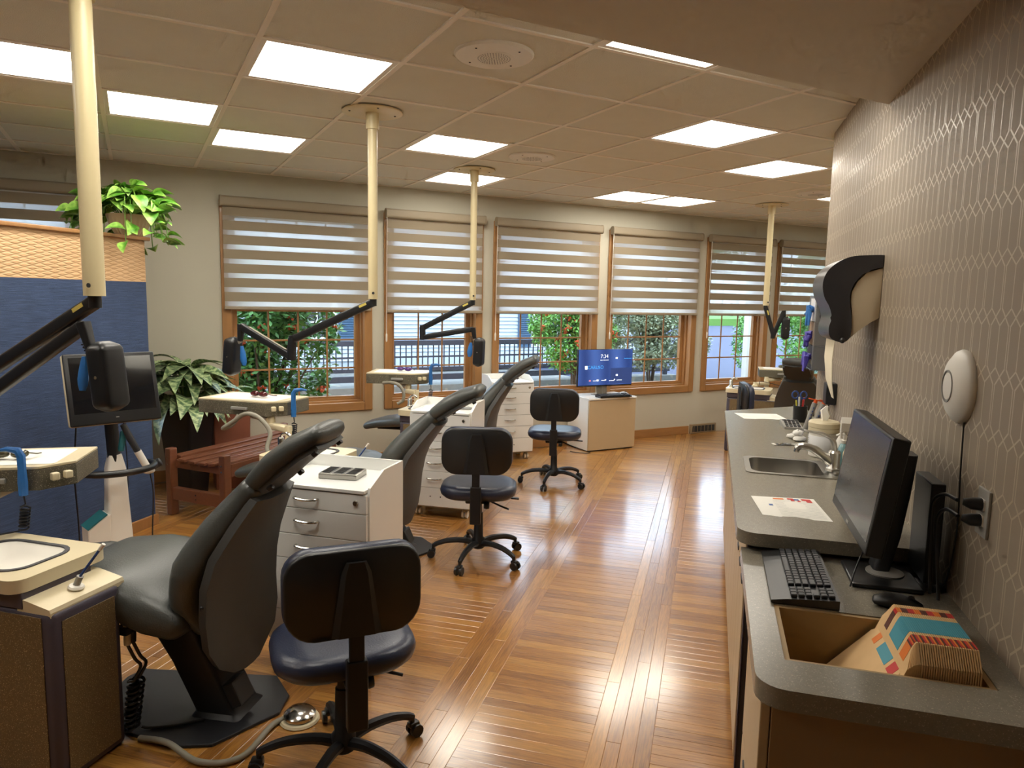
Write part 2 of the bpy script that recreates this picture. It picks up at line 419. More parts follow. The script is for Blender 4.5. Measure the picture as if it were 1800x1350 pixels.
def arc_pts(pts, n=6):
    """Catmull-Rom through points"""
    P = [Vector(p) for p in pts]; P = [P[0]*2-P[1]]+P+[P[-1]*2-P[-2]]; out = []
    for i in range(1, len(P)-2):
        for k in range(n):
            t = k/n; a, b, c, d = P[i-1], P[i], P[i+1], P[i+2]
            out.append(.5*((2*b)+(c-a)*t+(2*a-5*b+4*c-d)*t*t+(3*b-a-3*c+d)*t**3))
    out.append(P[-2]); return out

# ================================================================== STRUCTURE
def px(P):
    v = Vector(P)-Vector((0, 0, CAMZ)); wz = v.dot(fw)
    if wz < .05: return None
    return 900+F_PX*v.dot(rt)/wz, 675-F_PX*v.dot(up)/wz, wz

# ---- floor
fb = B(); fb.bx((-6.2, -2.6, -.16), (8.8, 11.5, -.011))
floor = struct(fb.obj('floor', 'oak_floor', smooth=0))
floor.data.uv_layers.new(name='UVMap')
PITCH, BW, B0 = .685, .222, -.245
def in_room(x, y):
    d = -SA*x + CA*y; s = CA*x + SA*y
    if d > 6.78 or y < -1.2 or x < -5.9 or s > 9.4: return False
    return x < .62 or y > 4.6
def plank_mesh(name, l, w_):
    h = [(-l/2, -w_/2), (l/2, -w_/2), (l/2, w_/2), (-l/2, w_/2)]
    c = .0012
    vs = [(x, y, -.010) for x, y in h]+[(x, y, -.0008) for x, y in h]+[(x-math.copysign(c, x), y-math.copysign(c, y), 0) for x, y in h]
    fs = [(8, 9, 10, 11)]+[(i, (i+1) % 4, (i+1) % 4+4, i+4) for i in range(4)]+[(i+4, (i+1) % 4+4, (i+1) % 4+8, i+8) for i in range(4)]
    return vs, fs
planks = []                        # (x, y, length, width, rotated)
SW = .0578
xb = B0 + PITCH*13
while xb > -6.2:
    ny = int(12.5/SW)
    for j in range(ny):            # cross strips in the column right of this band
        y = -1.1+j*SW
        cx = xb+PITCH/2
        if in_room(cx, y): planks.append((cx, y, PITCH-BW, SW, 0))
    for l in range(4):             # band of four boards running along the counter
        y = -1.3-.37*((l*7) % 4)
        while y < 11.2:
            ln = (.82, .66, .95)[int(abs(y*3+l)) % 3]
            x = xb+(l-1.5)*BW/4
            if in_room(x, y+ln/2): planks.append((x, y+ln/2, ln, BW/4, 1))
            y += ln
    xb -= PITCH
def psize(p):
    q = px((p[0], p[1], 0))
    if not q or not (-20 < q[0] < 1820 and 600 < q[1] < 1370): return 0
    return 1/q[2]
planks.sort(key=psize, reverse=True)
pm = {}
for p in planks[:296]:
    k = (p[2], p[3])
    if k not in pm:
        vs, fs = plank_mesh('floor_plank', *k); me = bpy.data.meshes.new('floor_plank'); me.from_pydata(vs, [], fs); me.materials.append(M['oak_floor'])
        uv = me.uv_layers.new(name='UVMap')
        for lp in me.loops: uv.data[lp.index].uv = me.vertices[lp.vertex_index].co[:2]
        pm[k] = me
    o = bpy.data.objects.new('floor_plank', pm[k]); COL.objects.link(o); o.parent = floor
    o.location = (p[0], p[1], 0); o.rotation_euler = (0, 0, math.pi/2 if p[4] else 0)
V, Fc, UV = [], [], []
for p in planks[296:]:
    vs, fs = plank_mesh('', p[2]-.0012, p[3]-.0008); b0 = len(V)
    for x, y, z in vs:
        V.append((p[0]+(-y if p[4] else x), p[1]+(x if p[4] else y), z)); UV.append((x, y))
    Fc += [tuple(i+b0 for i in f) for f in fs]
me = bpy.data.meshes.new('floor_planks_far'); me.from_pydata(V, [], Fc); me.materials.append(M['oak_floor'])
uv = me.uv_layers.new(name='UVMap')
for lp in me.loops: uv.data[lp.index].uv = UV[lp.vertex_index]
o = bpy.data.objects.new('floor_planks_far', me); COL.objects.link(o); o.parent = floor; o['kind'] = 'stuff'

# ---- ceiling: slab, tiles, grid bars
GX, GY, TS = .49, 3.175, .61
ceil = empty_struct('ceiling', (0, 0, 0), WROT)
# local frame of this empty: x = s, y = d
cb = B(); cb.bx((-8, -6, CEIL+.05), (12, 6.9, CEIL+.12)); cb.obj('ceiling_deck', 'soffit_paint', ceil, 0)
LIGHTS = [(0, 0), (-1, 2), (0, 3), (2, 2), (3, 4), (4, 0), (6, 1), (-2, 1), (2, -2), (6, 4), (7, 4), (9, 2), (-4, 0), (-1, -2), (-4, -2), (10, 0), (12, 3)]
SPK = [(1, -1), (3, 2), (8, 2)]
t0 = None; bar0 = None; bar1 = None
for i in range(-9, 15):
    for j in range(-2, 6):
        x = GX+(i+.5)*TS; y = GY+(j+.5)*TS
        y0, y1 = GY+j*TS, min(GY+(j+1)*TS, WALL_D)
        if (i, j) not in LIGHTS:
            if j < 5:
                if t0 is None:
                    t0 = B().box((0, 0, .0075), (TS-.012, TS-.012, .015)).obj('ceiling_tile', 'ceiling_tile', ceil, 0, loc=(x, y, CEIL+.003))
                else: share(t0, ceil, (x, y, CEIL+.003))
            else: B().box((0, 0, .0075), (TS-.012, y1-y0, .015)).obj('ceiling_tile', 'ceiling_tile', ceil, 0, loc=(x, (y0+y1)/2, CEIL+.003))
        if y1 < WALL_D-.05:
            if bar0 is None: bar0 = B().box((0, 0, 0), (TS-.024, .024, .006)).obj('grid_bar', 'grid_metal', ceil, 0, loc=(x, y1, CEIL))
            else: share(bar0, ceil, (x, y1, CEIL))
    b = B().bx((-.012, 1.99, -.003), (.012, WALL_D, .003))
    if bar1 is None: bar1 = b.obj('main_grid_bar', 'grid_metal', ceil, 0, loc=(GX+i*TS, 0, CEIL))
    else: share(bar1, ceil, (GX+i*TS, 0, CEIL))
B().bx((-8, WALL_D-.022, CEIL-.003), (12, WALL_D, CEIL+.003)).obj('edge_trim', 'grid_metal', ceil, 0)
# soffit: the lower ceiling over the near part of the room
sf = struct(B().bx((-8, -6, 2.46), (12, 1.985, CEIL+.05)).obj('ceiling_soffit', 'soffit_paint', smooth=0)); sf.rotation_euler = (0, 0, WROT)

# ---- window wall
WIN = [(-1.66, -.33, 4), (.67, 2.01, 4), (2.13, 3.18, 3), (3.30, 4.62, 4), (4.75, 6.08, 4), (6.21, 7.31, 3), (7.42, 8.74, 4)]
WZ0, WZ1, WT = .53, 2.42, .19
wf = B(); CS = .07
wf.bx((-7, WALL_D, -.1), (12, WALL_D+WT, WZ0+CS)); wf.bx((-7, WALL_D, WZ1-CS), (12, WALL_D+WT, 2.75))
edges = [-7]+[v for a, b, n in WIN for v in (a+CS, b-CS)]+[12]
for k in range(0, len(edges), 2): wf.bx((edges[k], WALL_D, WZ0+CS), (edges[k+1], WALL_D+WT, WZ1-CS))
o = struct(wf.obj('wall_far', 'wall_paint', smooth=0)); o.rotation_euler = (0, 0, WROT)
for idx, (a, b, nc) in enumerate(WIN):
    we = empty_struct('window_%d' % (idx+1), wp(a, WALL_D, 0), WROT); W_ = b-a       # local x along the wall, y outwards
    for (x0, x1) in ((0, .078), (W_-.078, W_)):
        B().bx((x0, -.022, WZ0), (x1, .004, WZ1), .004).obj('casing', 'oak', we, 30)
    for (z0, z1) in ((WZ0, WZ0+.078), (WZ1-.078, WZ1)):
        B().bx((.0785, -.022, z0), (W_-.0785, .004, z1), .004).obj('casing', 'oak_h', we, 30)
    for k, (dp0, dp1, ins) in enumerate(((.0, .05, .074), (.05, .09, .092), (.09, .125, .112))):   # stepped jamb
        for x0, x1 in ((CS, ins), (W_-ins, W_-CS)): B().bx((x0-.001, dp0+.0042, WZ0+CS), (x1, dp1+.004, WZ1-CS), .003).obj('jamb', 'oak', we, 30)
        for z0, z1 in ((WZ0+CS, WZ0+ins), (WZ1-ins, WZ1-CS)): B().bx((ins, dp0+.0042, z0-.001), (W_-ins, dp1+.004, z1), .003).obj('jamb', 'oak_h', we, 30)
    g0, g1, h0, h1 = .138, W_-.138, WZ0+.132, WZ1-.132
    yg = .112
    for x0, x1 in ((.100, g0), (g1, W_-.100)): B().bx((x0, yg-.014, WZ0+.1), (x1, yg+.03, WZ1-.1), .004).obj('sash', 'oak', we, 30)
    for z0, z1 in ((WZ0+.100, h0), (h1, WZ1-.100)): B().bx((g0, yg-.014, z0), (g1, yg+.03, z1), .004).obj('sash', 'oak_h', we, 30)
    B().bx((g0, yg+.006, h0), (g1, yg+.010, h1)).obj('glass_pane', 'window_glass', we, 0)
    for k in range(1, nc):
        x = g0+(g1-g0)*k/nc; B().bx((x-.008, yg-.006, h0), (x+.008, yg+.005, h1), .002, 1).obj('muntin', 'oak', we, 30)
    for k in range(1, 6):
        z = h0+(h1-h0)*k/6; B().bx((g0, yg-.0065, z-.008), (g1, yg+.0045, z+.008), .002, 1).obj('muntin', 'oak_h', we, 30)

# ---- other walls
wr = struct(B().bx((XW, -2.6, 0), (XW+.14, 4.84, 2.72)).obj('wall_right', 'wallpaper', smooth=0))
a0 = wp(CA*XW+SA*4.84, -SA*XW+CA*4.84)      # outer corner; wall turns parallel to the windows
s0 = CA*XW+SA*4.84; d0 = -SA*XW+CA*4.84
o = struct(B().bx((s0+.1, d0-.14, 0), (10, d0, 2.72)).obj('wall_alcove', 'wall_paint', smooth=0)); o.rotation_euler = (0, 0, WROT)
o = struct(B().bx((9.6, d0, 0), (9.75, WALL_D, 2.72)).obj('wall_end', 'wall_paint', smooth=0)); o.rotation_euler = (0, 0, WROT)
struct(B().bx((-6.15, -2.6, 0), (-6.0, 3.6, 2.72)).obj('wall_left', 'wall_paint', smooth=0))
struct(B().bx((-6.15, -2.75, 0), (XW+.14, -2.6, 2.72)).obj('wall_back', 'wall_paint', smooth=0))
o = struct(B().bx((-4.4, WALL_D-.016, 0), (6.05, WALL_D, .10), .004).obj('baseboard_far', 'oak_h', smooth=30)); o.rotation_euler = (0, 0, WROT)
# floor vent register set in the baseboard
vt = thing('air_register', 'brown metal air register low on the window wall by counter end', 'vent', wp(6.07, WALL_D, 0), WROT)
B().bx((0, -.03, .0), (.42, 0, .115), .004).obj('frame', 'vent_metal', vt, 30)
B().bx((.03, -.034, .02), (.39, -.0301, .095)).obj('dark_opening', 'dark_slot', vt, 0)
for k in range(6): B().bx((.045+k*.058, -.038, .022), (.05+k*.058, -.0341, .093)).obj('louvre', 'vent_metal', vt, 0)

# ---- partition on the left: navy paper below, textured orange panel above, oak cap
pt = empty_struct('wall_partition', (-3.7, 0, 0))
B().bx((-.12, .8, .075), (-.005, 4.0, 1.69)).obj('navy_panel', 'navy_paper', pt, 0)
B().bx((-.12, .8, 1.69), (-.005, 4.0, 1.965)).obj('textured_panel', 'orange_wave', pt, 0)
B().bx((-.14, .78, 1.965), (.02, 4.03, 1.99), .006).obj('cap_board', 'oak', pt, 30)
B().bx((-.13, .78, 0), (.012, 4.015, .075), .004).obj('partition_skirting', 'oak', pt, 30)

# ---- ceiling fixtures
def cpos(i, j): return wp(GX+(i+.5)*TS, GY+(j+.5)*TS, CEIL)
lt = None
names = {(0, 0): 'large square ceiling light panel at the top left of the view', (-1, 2): 'ceiling light panel between the thick cream pole and a smaller panel', (0, 3): 'ceiling light panel above the widest window blind',
         (2, 2): 'ceiling light panel right of the second cream pole', (3, 4): 'ceiling light panel behind the plate of the third cream pole', (4, 0): 'ceiling light panel left of the patterned wall, nearer one',
         (6, 1): 'ceiling light panel touching the patterned wall edge, farther one', (-2, 1): 'ceiling light panel cut by the left frame behind the thick pole', (2, -2): 'ceiling light panel half hidden above the lowered ceiling edge',
         (6, 4): 'left one of two adjoining far ceiling light panels', (7, 4): 'right one of two adjoining far ceiling light panels', (9, 2): 'sliver of ceiling light panel peeking past the patterned wall'}
for (i, j) in LIGHTS:
    lab = names.get((i, j)) or {(-4, 0): 'ceiling light panel left of the frame beyond the partition', (-1, -2): 'unseen light panel added above the frame over the nearest chair', (-4, -2): 'unseen light panel added left of the frame near the lowered ceiling', (10, 0): 'unseen light panel added behind the patterned wall, nearer', (12, 3): 'unseen light panel added behind the patterned wall, farther'}[(i, j)]  # over nearest chair, by lowered ceiling, in alcove: unseen panels added as fill light
    t = thing('ceiling_light', lab, 'ceiling light', cpos(i, j), WROT, 'square ceiling light panels')
    if lt is None:
        h = TS/2-.012; fw_ = .024; fr = B()
        for a_, b_ in (((-h, -h), (h, -h+fw_)), ((-h, h-fw_), (h, h)), ((-h, -h+fw_), (-h+fw_, h-fw_)), ((h-fw_, -h+fw_), (h, h-fw_))):
            fr.bx((a_[0], a_[1], 0.0), (b_[0], b_[1], .022))
        f1 = fr.obj('frame', 'white_plastic', t, 0); d1 = B().bx((-h+fw_+.001, -h+fw_+.001, .014), (h-fw_-.001, h-fw_-.001, .018)).obj('diffuser', 'light_diffuser', t, 0)
        B().bx((-h, -h, .023), (h, h, .04)).obj('housing', 'white_plastic', t, 0); lt = t
        hs = [c for c in children(t) if c.name.startswith('housing')][0]
    else:
        share(f1, t); share(d1, t); share(hs, t)
slab = {(1, -1): 'round white ceiling speaker nearest the camera', (3, 2): 'round ceiling speaker beyond the second light panel', (8, 2): 'round ceiling speaker partly hidden by the patterned wall'}
for (i, j) in SPK:
    t = thing('ceiling_speaker', slab[(i, j)], 'speaker', cpos(i, j), WROT, 'round ceiling speakers')
    B().lathe([(.005, -.012), (.09, -.012), (.165, -.009), (.172, -.002), (.172, .003)], n=48).obj('flange', 'white_plastic', t)
    B().lathe([(.004, -.0165), (.06, -.0165), (.082, -.0125), (.082, -.0115)], n=32).obj('grille', 'white_plastic', t)
    gd = B()
    for rr in range(1, 7):
        for k in range(rr*6):
            an = k*2*math.pi/(rr*6); gd.box((rr*.0115*math.cos(an), rr*.0115*math.sin(an), -.0172), (.004, .004, .001))
    g = gd.obj('grille_holes', 'grey_plastic', t, 0); g['kind'] = 'stuff'
    for k in range(4):
        an = k*math.pi/2+.5; B().lathe([(.003, -.013), (.005, -.0115), (.005, -.0105)], (.13*math.cos(an), .13*math.sin(an), 0), 8).obj('screw', 'dark_slot', t)

# ================================================================== WINDOW BLINDS
BL = ['striped taupe roller blind behind the thick pole above the partition', 'widest striped roller blind, above the bench and plant', 'narrow striped roller blind behind the third cream pole',
      'striped roller blind between the narrow one and the blue computer screen', 'striped roller blind right above the blue computer screen', 'narrow striped roller blind beside the fourth pole over the road view', 'striped roller blind cut off by the patterned wall']
for idx, (a, b, nc) in enumerate(WIN):
    W_ = b-a; t = thing('roller_blind', BL[idx], 'blind', wp(a, WALL_D, 0), WROT, 'zebra roller blinds on the windows')
    x0, x1 = .0, W_-.005
    zb = 1.485 if idx == 1 else 1.47
    B().prism(rrect(-.092, -.024, 2.365, 2.452, .022), x0+.012, x1-.012, mx=Matrix(((0, 0, 1, 0), (1, 0, 0, 0), (0, 1, 0, 0), (0, 0, 0, 1)))).obj('cassette', 'cassette', t, 30)
    for xx in (x0, x1-.012):
        B().prism(rrect(-.095, -.0235, 2.362, 2.455, .03), xx, xx+.012, mx=Matrix(((0, 0, 1, 0), (1, 0, 0, 0), (0, 1, 0, 0), (0, 0, 0, 1)))).obj('end_cap', 'cassette', t, 30)
    z = zb+.03; k = 0
    while z < 2.37:
        hh = .042 if k % 2 == 0 else .080
        z1 = min(z+hh, 2.38)
        B().bx((x0+.022, -.0505, z), (x1-.022, -.0495, z1)).obj('sheer_band' if k % 2 == 0 else 'opaque_band', 'blind_sheer' if k % 2 == 0 else 'blind_opaque', t, 0)
        z = z1; k += 1
    B().prism(rrect(-.062, -.038, zb, zb+.03, .008), x0+.02, x1-.02, mx=Matrix(((0, 0, 1, 0), (1, 0, 0, 0), (0, 1, 0, 0), (0, 0, 0, 1)))).obj('bottom_rail', 'cassette', t, 30)
    if idx != 1 and idx != 0:
        B().tube([(.008, -.08, 2.38), (.006, -.075, 1.8), (.004, -.072, 1.27)], .0028, 6).obj('pull_cord', 'white_plastic', t)
        B().lathe([(.003, 0), (.008, .01), (.009, .07), (.003, .085)], (.004, -.072, 1.19), 10).obj('cord_weight', 'white_plastic', t)

# ================================================================== OUTSIDE
GZ = -.35
o = struct(B().bx((-30, WALL_D+WT+.0, GZ-.2), (60, 90, GZ)).obj('ground', 'concrete', smooth=0)); o.rotation_euler = (0, 0, WROT)
# asphalt road running away, and lawn beyond it
o = struct(B().bx((9.95, 7.3, GZ), (75, 46, GZ+.012)).obj('road', 'asphalt', smooth=0)); o.rotation_euler = (0, 0, WROT)
o = struct(B().bx((14, 46, GZ), (110, 100, GZ+.6)).obj('lawn', 'lawn', smooth=0)); o.rotation_euler = (0, 0, WROT)
o = struct(B().bx((-12, 11.35, GZ), (9.9, 11.75, .13), .01).obj('wall_retaining', 'concrete', smooth=30)); o.rotation_euler = (0, 0, WROT)
FD = 11.5
fe = thing('railing', 'black metal railing with upright bars on the concrete wall outside', 'railing', wp(0, FD, 0), WROT)
B().bx((-6, -.03, .80), (9.8, .03, .885)).obj('top_rail', 'rail_black', fe, 0)
B().bx((-6, -.015, .59), (9.8, .015, .62)).obj('middle_rail', 'rail_black', fe, 0)
B().bx((-6, -.03, .36), (9.8, .03, .42)).obj('lower_rail', 'rail_black', fe, 0)
B().bx((-6, -.035, .20), (9.8, .035, .30)).obj('bottom_rail', 'rail_black', fe, 0)
bal = None
for k in range(148):
    x = -5+.0995*k
    if bal is None: bal = B().bx((-.009, -.009, .42), (.009, .009, .80)).obj('railing_bar', 'rail_black', fe, 0, loc=(x, 0, 0))
    else: share(bal, fe, (x, 0, 0))
for k in range(8):
    B().bx((-5+2.1*k-.03, -.04, .13), (-5+2.1*k+.03, .04, .86)).obj('railing_post', 'rail_black', fe, 0)
# neighbouring clapboard house
HD = 18.0
hs_ = thing('clapboard_house', 'pale clapboard house with blue shutters beyond the railing', 'house', wp(0, HD, 0), WROT)
B().bx((-8, .05, GZ), (15, 6, 4.2)).obj('house_wall', 'siding', hs_, 0)
for k in range(40):
    z = GZ+.3+k*.105
    B().loft([[(-8, .05, z), (-8, .05, z+.105), (-8, .04, z+.105), (-8, .0, z)], [(15, .05, z), (15, .05, z+.105), (15, .04, z+.105), (15, .0, z)]]).obj('clapboard', 'siding', hs_, 0)
for (x0, zz) in ((4.55, .50), (9.72, .24), (11.55, .24), (.6, .5)):
    sh = B().bx((x0, -.03, zz), (x0+.42, .01, zz+1.7), .005).obj('shutter', 'shutter', hs_, 30)
    for k in range(26): B().box((x0+.21, -.035, zz+.1+k*.06), (.34, .02, .035), (R(35), 0, 0)).obj('louvre', 'shutter', sh, 0)
for (x0, x1, zz) in ((10.16, 11.5, .24), (3.1, 4.5, .5)):
    wn = B().bx((x0, -.02, zz), (x1, .01, zz+1.7), .005).obj('window', 'white_matte', hs_, 30)
    for i in range(3):
        for j in range(4):
            w3 = (x1-x0-.16)/3; B().bx((x0+.08+i*w3+.02, -.026, zz+.08+j*.39), (x0+.08+(i+1)*w3-.02, -.0205, zz+.08+j*.39+.35)).obj('pane', 'dark_slot', wn, 0)
B().bx((5.9, -.5, -.2), (14.6, -.1, .08)).obj('porch_step', 'siding', hs_, 0)
# white post close outside the fifth window
pp = thing('porch_post', 'square white porch post outside the road-view window', 'post', wp(9.14, 8.75, 0), WROT)
B().bx((-.055, -.055, GZ), (.055, .055, 3.2), .006).obj('shaft', 'white_matte', pp, 30)
B().bx((-.085, -.085, GZ), (.085, .085, GZ+.22), .006).obj('plinth', 'white_matte', pp, 30)
# shrubs: leaf clouds on branching stems
def leaf_quad(V, Fc, p, d, l, w_, nrm):
    d = d.normalized(); sd = d.cross(nrm).normalized(); b0 = len(V)
    V += [p, p+d*l*.5+sd*w_, p+d*l, p+d*l*.5-sd*w_]; Fc.append((b0, b0+1, b0+2, b0+3))
def shrub(label, s, d, zc, rs, rd, rz, nleaf, leafmat, ll, berries=0, seed=1, base=GZ, grp='shrubs outside the windows'):
    rnd = random.Random(seed); t = thing('shrub', label, 'shrub', wp(s, d, base), WROT, grp)
    st = B()
    for k in range(9):
        an = rnd.random()*6.28; r_ = rnd.uniform(.3, .85)
        tip = (rs*r_*math.cos(an), rd*r_*math.sin(an), zc-base+rz*rnd.uniform(-.2, .7))
        st.tube(arc_pts([(rnd.uniform(-.05, .05), rnd.uniform(-.05, .05), 0), (tip[0]*.3, tip[1]*.3, tip[2]*.45), tip], 4), [.022-.0018*q for q in range(9)], 5)
    st.obj('branches', 'bark', t)
    V, Fc = [], []
    bb = B()
    cl = [(rnd.gauss(0, .5), rnd.gauss(0, .5), rnd.gauss(0, .5)) for _ in range(70)]
    for k in range(nleaf):
        c = cl[rnd.randrange(len(cl))]
        v = Vector((c[0]+rnd.gauss(0, .16), c[1]+rnd.gauss(0, .16), c[2]+rnd.gauss(0, .16)))
        if v.length > 1.05: v *= 1.05/v.length*rnd.uniform(.85, 1)
        p = Vector((v.x*rs, v.y*rd, zc-base+v.z*rz))
        if p.z < .05: p.z = .05+rnd.random()*.2
        dd = Vector((rnd.gauss(0, 1), rnd.gauss(0, 1), rnd.gauss(-.2, .7))); nn = Vector((rnd.gauss(0, .6), rnd.gauss(0, .6), 1))
        leaf_quad(V, Fc, p, dd, ll*rnd.uniform(.7, 1.3), ll*.27, nn)
    me = bpy.data.meshes.new('foliage'); me.from_pydata(V, [], Fc); me.materials.append(M[leafmat]); o = bpy.data.objects.new('foliage', me); COL.objects.link(o); o.parent = t; o['kind'] = 'stuff'
    if berries:
        V, Fc = [], []
        for k in range(berries):
            c = cl[rnd.randrange(len(cl))]; v = Vector(c)*rnd.uniform(.9, 1.1)
            if v.length > 1: v /= v.length
            p = Vector((v.x*rs, -abs(v.y)*rd, zc-base+v.z*rz))
            for q in range(5):
                pc = p+Vector((rnd.gauss(0, .025), rnd.gauss(0, .025), rnd.gauss(0, .025)))
                bb.sphere(pc, .016, u=6, v=4)
        o = bb.obj('berries', 'berry', t); o['kind'] = 'stuff'
    else: bb.bm.free()
    return t
shrub('leafy green shrub with red berries outside the widest window', 1.22, 8.15, 1.15, .80, .5, .95, 11000, 'leaf_outdoor', .085, 60, 3)
shrub('orange-berried shrub outside, left of the blue computer screen', 6.42, 9.9, 1.30, .78, .55, .85, 13000, 'leaf_bright', .065, 110, 5)
shrub('grey-green shrub outside, right behind the blue computer screen', 8.28, 10.2, 1.22, .95, .6, .85, 16000, 'leaf_grey', .065, 0, 7)
shrub('small pale bush at the roadside in the road-view window', 10.02, 10.9, .82, .24, .25, .30, 1500, 'leaf_grey', .06, 0, 9)
shrub('green hedge bush beside the white porch post', 14.25, 13.6, .75, .28, .5, .95, 2500, 'leaf_bright', .09, 0, 11)
shrub('tall bright green hedge filling the window by the patterned wall', 11.9, 9.0, 1.35, 1.6, .8, 1.7, 15000, 'leaf_bright', .09, 40, 13)
# tall trees across the street
def tree(label, s, d, h, r_, seed):
    t = shrub(label, s, d, GZ+.5+h*.72, r_, r_, h*.30, 2600, 'leaf_outdoor', .55, 0, seed, GZ+.5, 'trees across the street'); t.name = 'tree'; t['category'] = 'tree'
for k, (s, d, h, r_) in enumerate(((44, 52, 9, 4), (56, 56, 11, 5), (68, 52, 10, 4.5), (30, 58, 10, 5))):
    tree(['tree across the street, leftmost in the road view', 'tallest tree across the street in the road view', 'tree across the street, rightmost in the road view', 'tree across the street half behind the clapboard house'][(1, 2, 0, 3)[k] if k < 3 else 3], s, d, h, r_, 20+k)

# ================================================================== COUNTER RUN
ZL, ZU = .855, .915
ct = B(); yb = 4.90
poly = rrect(.11, XW, 2.26, 4.90, .06, corners=(0, 0, 1, 0))
# far end is cut parallel to the window wall: replace far corners
poly = [(XW, 5.38), (.11, 4.90)]+[p for p in rrect(.11, XW, 2.285, 4.90, .06, corners=(0, 0, 1, 0)) if p[1] < 4.8]
SX0, SX1, SY0, SY1 = .19, .49, 3.14, 3.44
def slab_with_hole(name, outer, hole, z0, z1, material, parent=None):
    bm = bmesh.new()
    ov = [bm.verts.new((x, y, z1)) for x, y in outer]; hv = [bm.verts.new((x, y, z1)) for x, y in hole]
    eds = [bm.edges.new((ov[i], ov[(i+1) % len(ov)])) for i in range(len(ov))]+[bm.edges.new((hv[i], hv[(i+1) % len(hv)])) for i in range(len(hv))]
    r = bmesh.ops.triangle_fill(bm, use_beauty=True, edges=eds)
    fs = [f for f in r['geom'] if isinstance(f, bmesh.types.BMFace)]
    ex = bmesh.ops.extrude_face_region(bm, geom=fs)
    for v in ex['geom']:
        if isinstance(v, bmesh.types.BMVert): v.co.z = z0
    b = B(); b.bm.free(); b.bm = bm
    return b.obj(name, material, parent, 30)
up_ = thing('upper_countertop', 'long raised grey speckled countertop with the sink along the patterned wall', 'countertop', (0, 0, 0))
slab_with_hole('slab', poly, rrect(SX0, SX1, SY0, SY1, .03), ZU-.042, ZU, 'counter', up_)
lo = thing('lower_countertop', 'near lower grey speckled desk top with the file opening', 'countertop', (0, 0, 0))
BX0, BX1, BY0, BY1 = .203, .59, 1.60, 1.878
slab_with_hole('slab', rrect(.125, XW, 1.455, 2.32, .06, corners=(0, 0, 1, 0)), [(BX0-.0125, BY0-.0125), (BX1+.0125, BY0-.0125), (BX1+.0125, BY1+.0125), (BX0-.0125, BY1+.0125)], ZL-.045, ZL, 'counter', lo)
bn = B()
bn.bx((BX0-.012, BY0-.012, .655), (BX1+.012, BY1+.012, .67)); zt = ZL-.003
bn.bx((BX0-.012, BY0-.012, .67), (BX0, BY1+.012, zt)); bn.bx((BX1, BY0-.012, .67), (BX1+.012, BY1+.012, zt))
bn.bx((BX0, BY0-.012, .67), (BX1, BY0, zt)); bn.bx((BX0, BY1, .67), (BX1, BY1+.012, zt))
bn.obj('file_bin', 'bin_inside', lo, 0)
# base cabinets under the raised counter
cl_ = ['base cabinet at the near end of the raised counter, beside the keyboard', 'base cabinet below the paper calendar', 'sink base cabinet below the steel sink', 'base cabinet right after the sink base', 'base cabinet at the far end of the raised counter']
ys = [2.36, 2.70, 3.04, 3.56, 4.22, 4.88]
for k in range(5):
    y0, y1 = ys[k]+.001, ys[k+1]-.001
    t = thing('base_cabinet', cl_[k], 'cabinet', (0, 0, 0), 0, 'base cabinets under the counter')
    cbx = B()
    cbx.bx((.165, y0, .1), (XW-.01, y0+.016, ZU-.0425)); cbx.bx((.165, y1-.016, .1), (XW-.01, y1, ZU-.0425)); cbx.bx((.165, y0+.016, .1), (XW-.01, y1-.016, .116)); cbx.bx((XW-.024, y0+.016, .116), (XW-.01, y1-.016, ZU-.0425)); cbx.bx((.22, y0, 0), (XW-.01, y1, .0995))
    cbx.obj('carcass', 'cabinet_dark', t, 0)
    if k != 2:
        d = B().bx((.142, y0+.004, .72), (.1645, y1-.004, .862), .003).obj('drawer', 'cabinet', t, 30)
        B().bx((.138, y0+.1, .846), (.150, y1-.1, .862), .002).obj('pull_edge', 'dark_plastic', d, 30)
    ht = .86 if k == 2 else .712
    hm = (y0+y1)/2
    for (a, b) in ((y0+.004, hm-.002), (hm+.002, y1-.004)):
        d = B().bx((.142, a, .105), (.1645, b, ht), .003).obj('door', 'cabinet', t, 30)
        B().bx((.138, a+.05, ht-.018), (.150, b-.05, ht-.002), .002).obj('pull_edge', 'dark_plastic', d, 30)
dp = thing('end_panel', 'dark upright panel closing the raised counter beside the keyboard', 'panel')
B().bx((.15, 2.335, 0), (XW-.01, 2.3575, ZU-.0425), .002).obj('board', 'cabinet_dark', dp, 30)
B().bx((.146, 2.333, 0), (.1495, 2.3575, ZU-.0425)).obj('edge_band', 'trim_purple', dp, 0)
# pedestal below the file opening
pd = thing('file_pedestal', 'brown desk pedestal under the file opening at the near end', 'cabinet')
B().bx((.16, 1.485, 0), (XW-.01, 1.503, ZL-.0455), .002).obj('side_board', 'cabinet_end', pd, 30)
B().bx((.16, 1.932, 0), (XW-.01, 1.95, ZL-.0455), .002).obj('side_board', 'cabinet_end', pd, 30)
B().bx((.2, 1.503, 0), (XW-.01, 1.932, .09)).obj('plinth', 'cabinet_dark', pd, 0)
for z0, z1 in ((.10, .45), (.456, .80)):
    d = B().bx((.138, 1.489, z0), (.1585, 1.946, z1), .003).obj('drawer', 'cabinet', pd, 30)
    B().bx((.134, 1.6, z1-.02), (.15, 1.83, z1-.003), .002).obj('pull_edge', 'dark_plastic', d, 30)
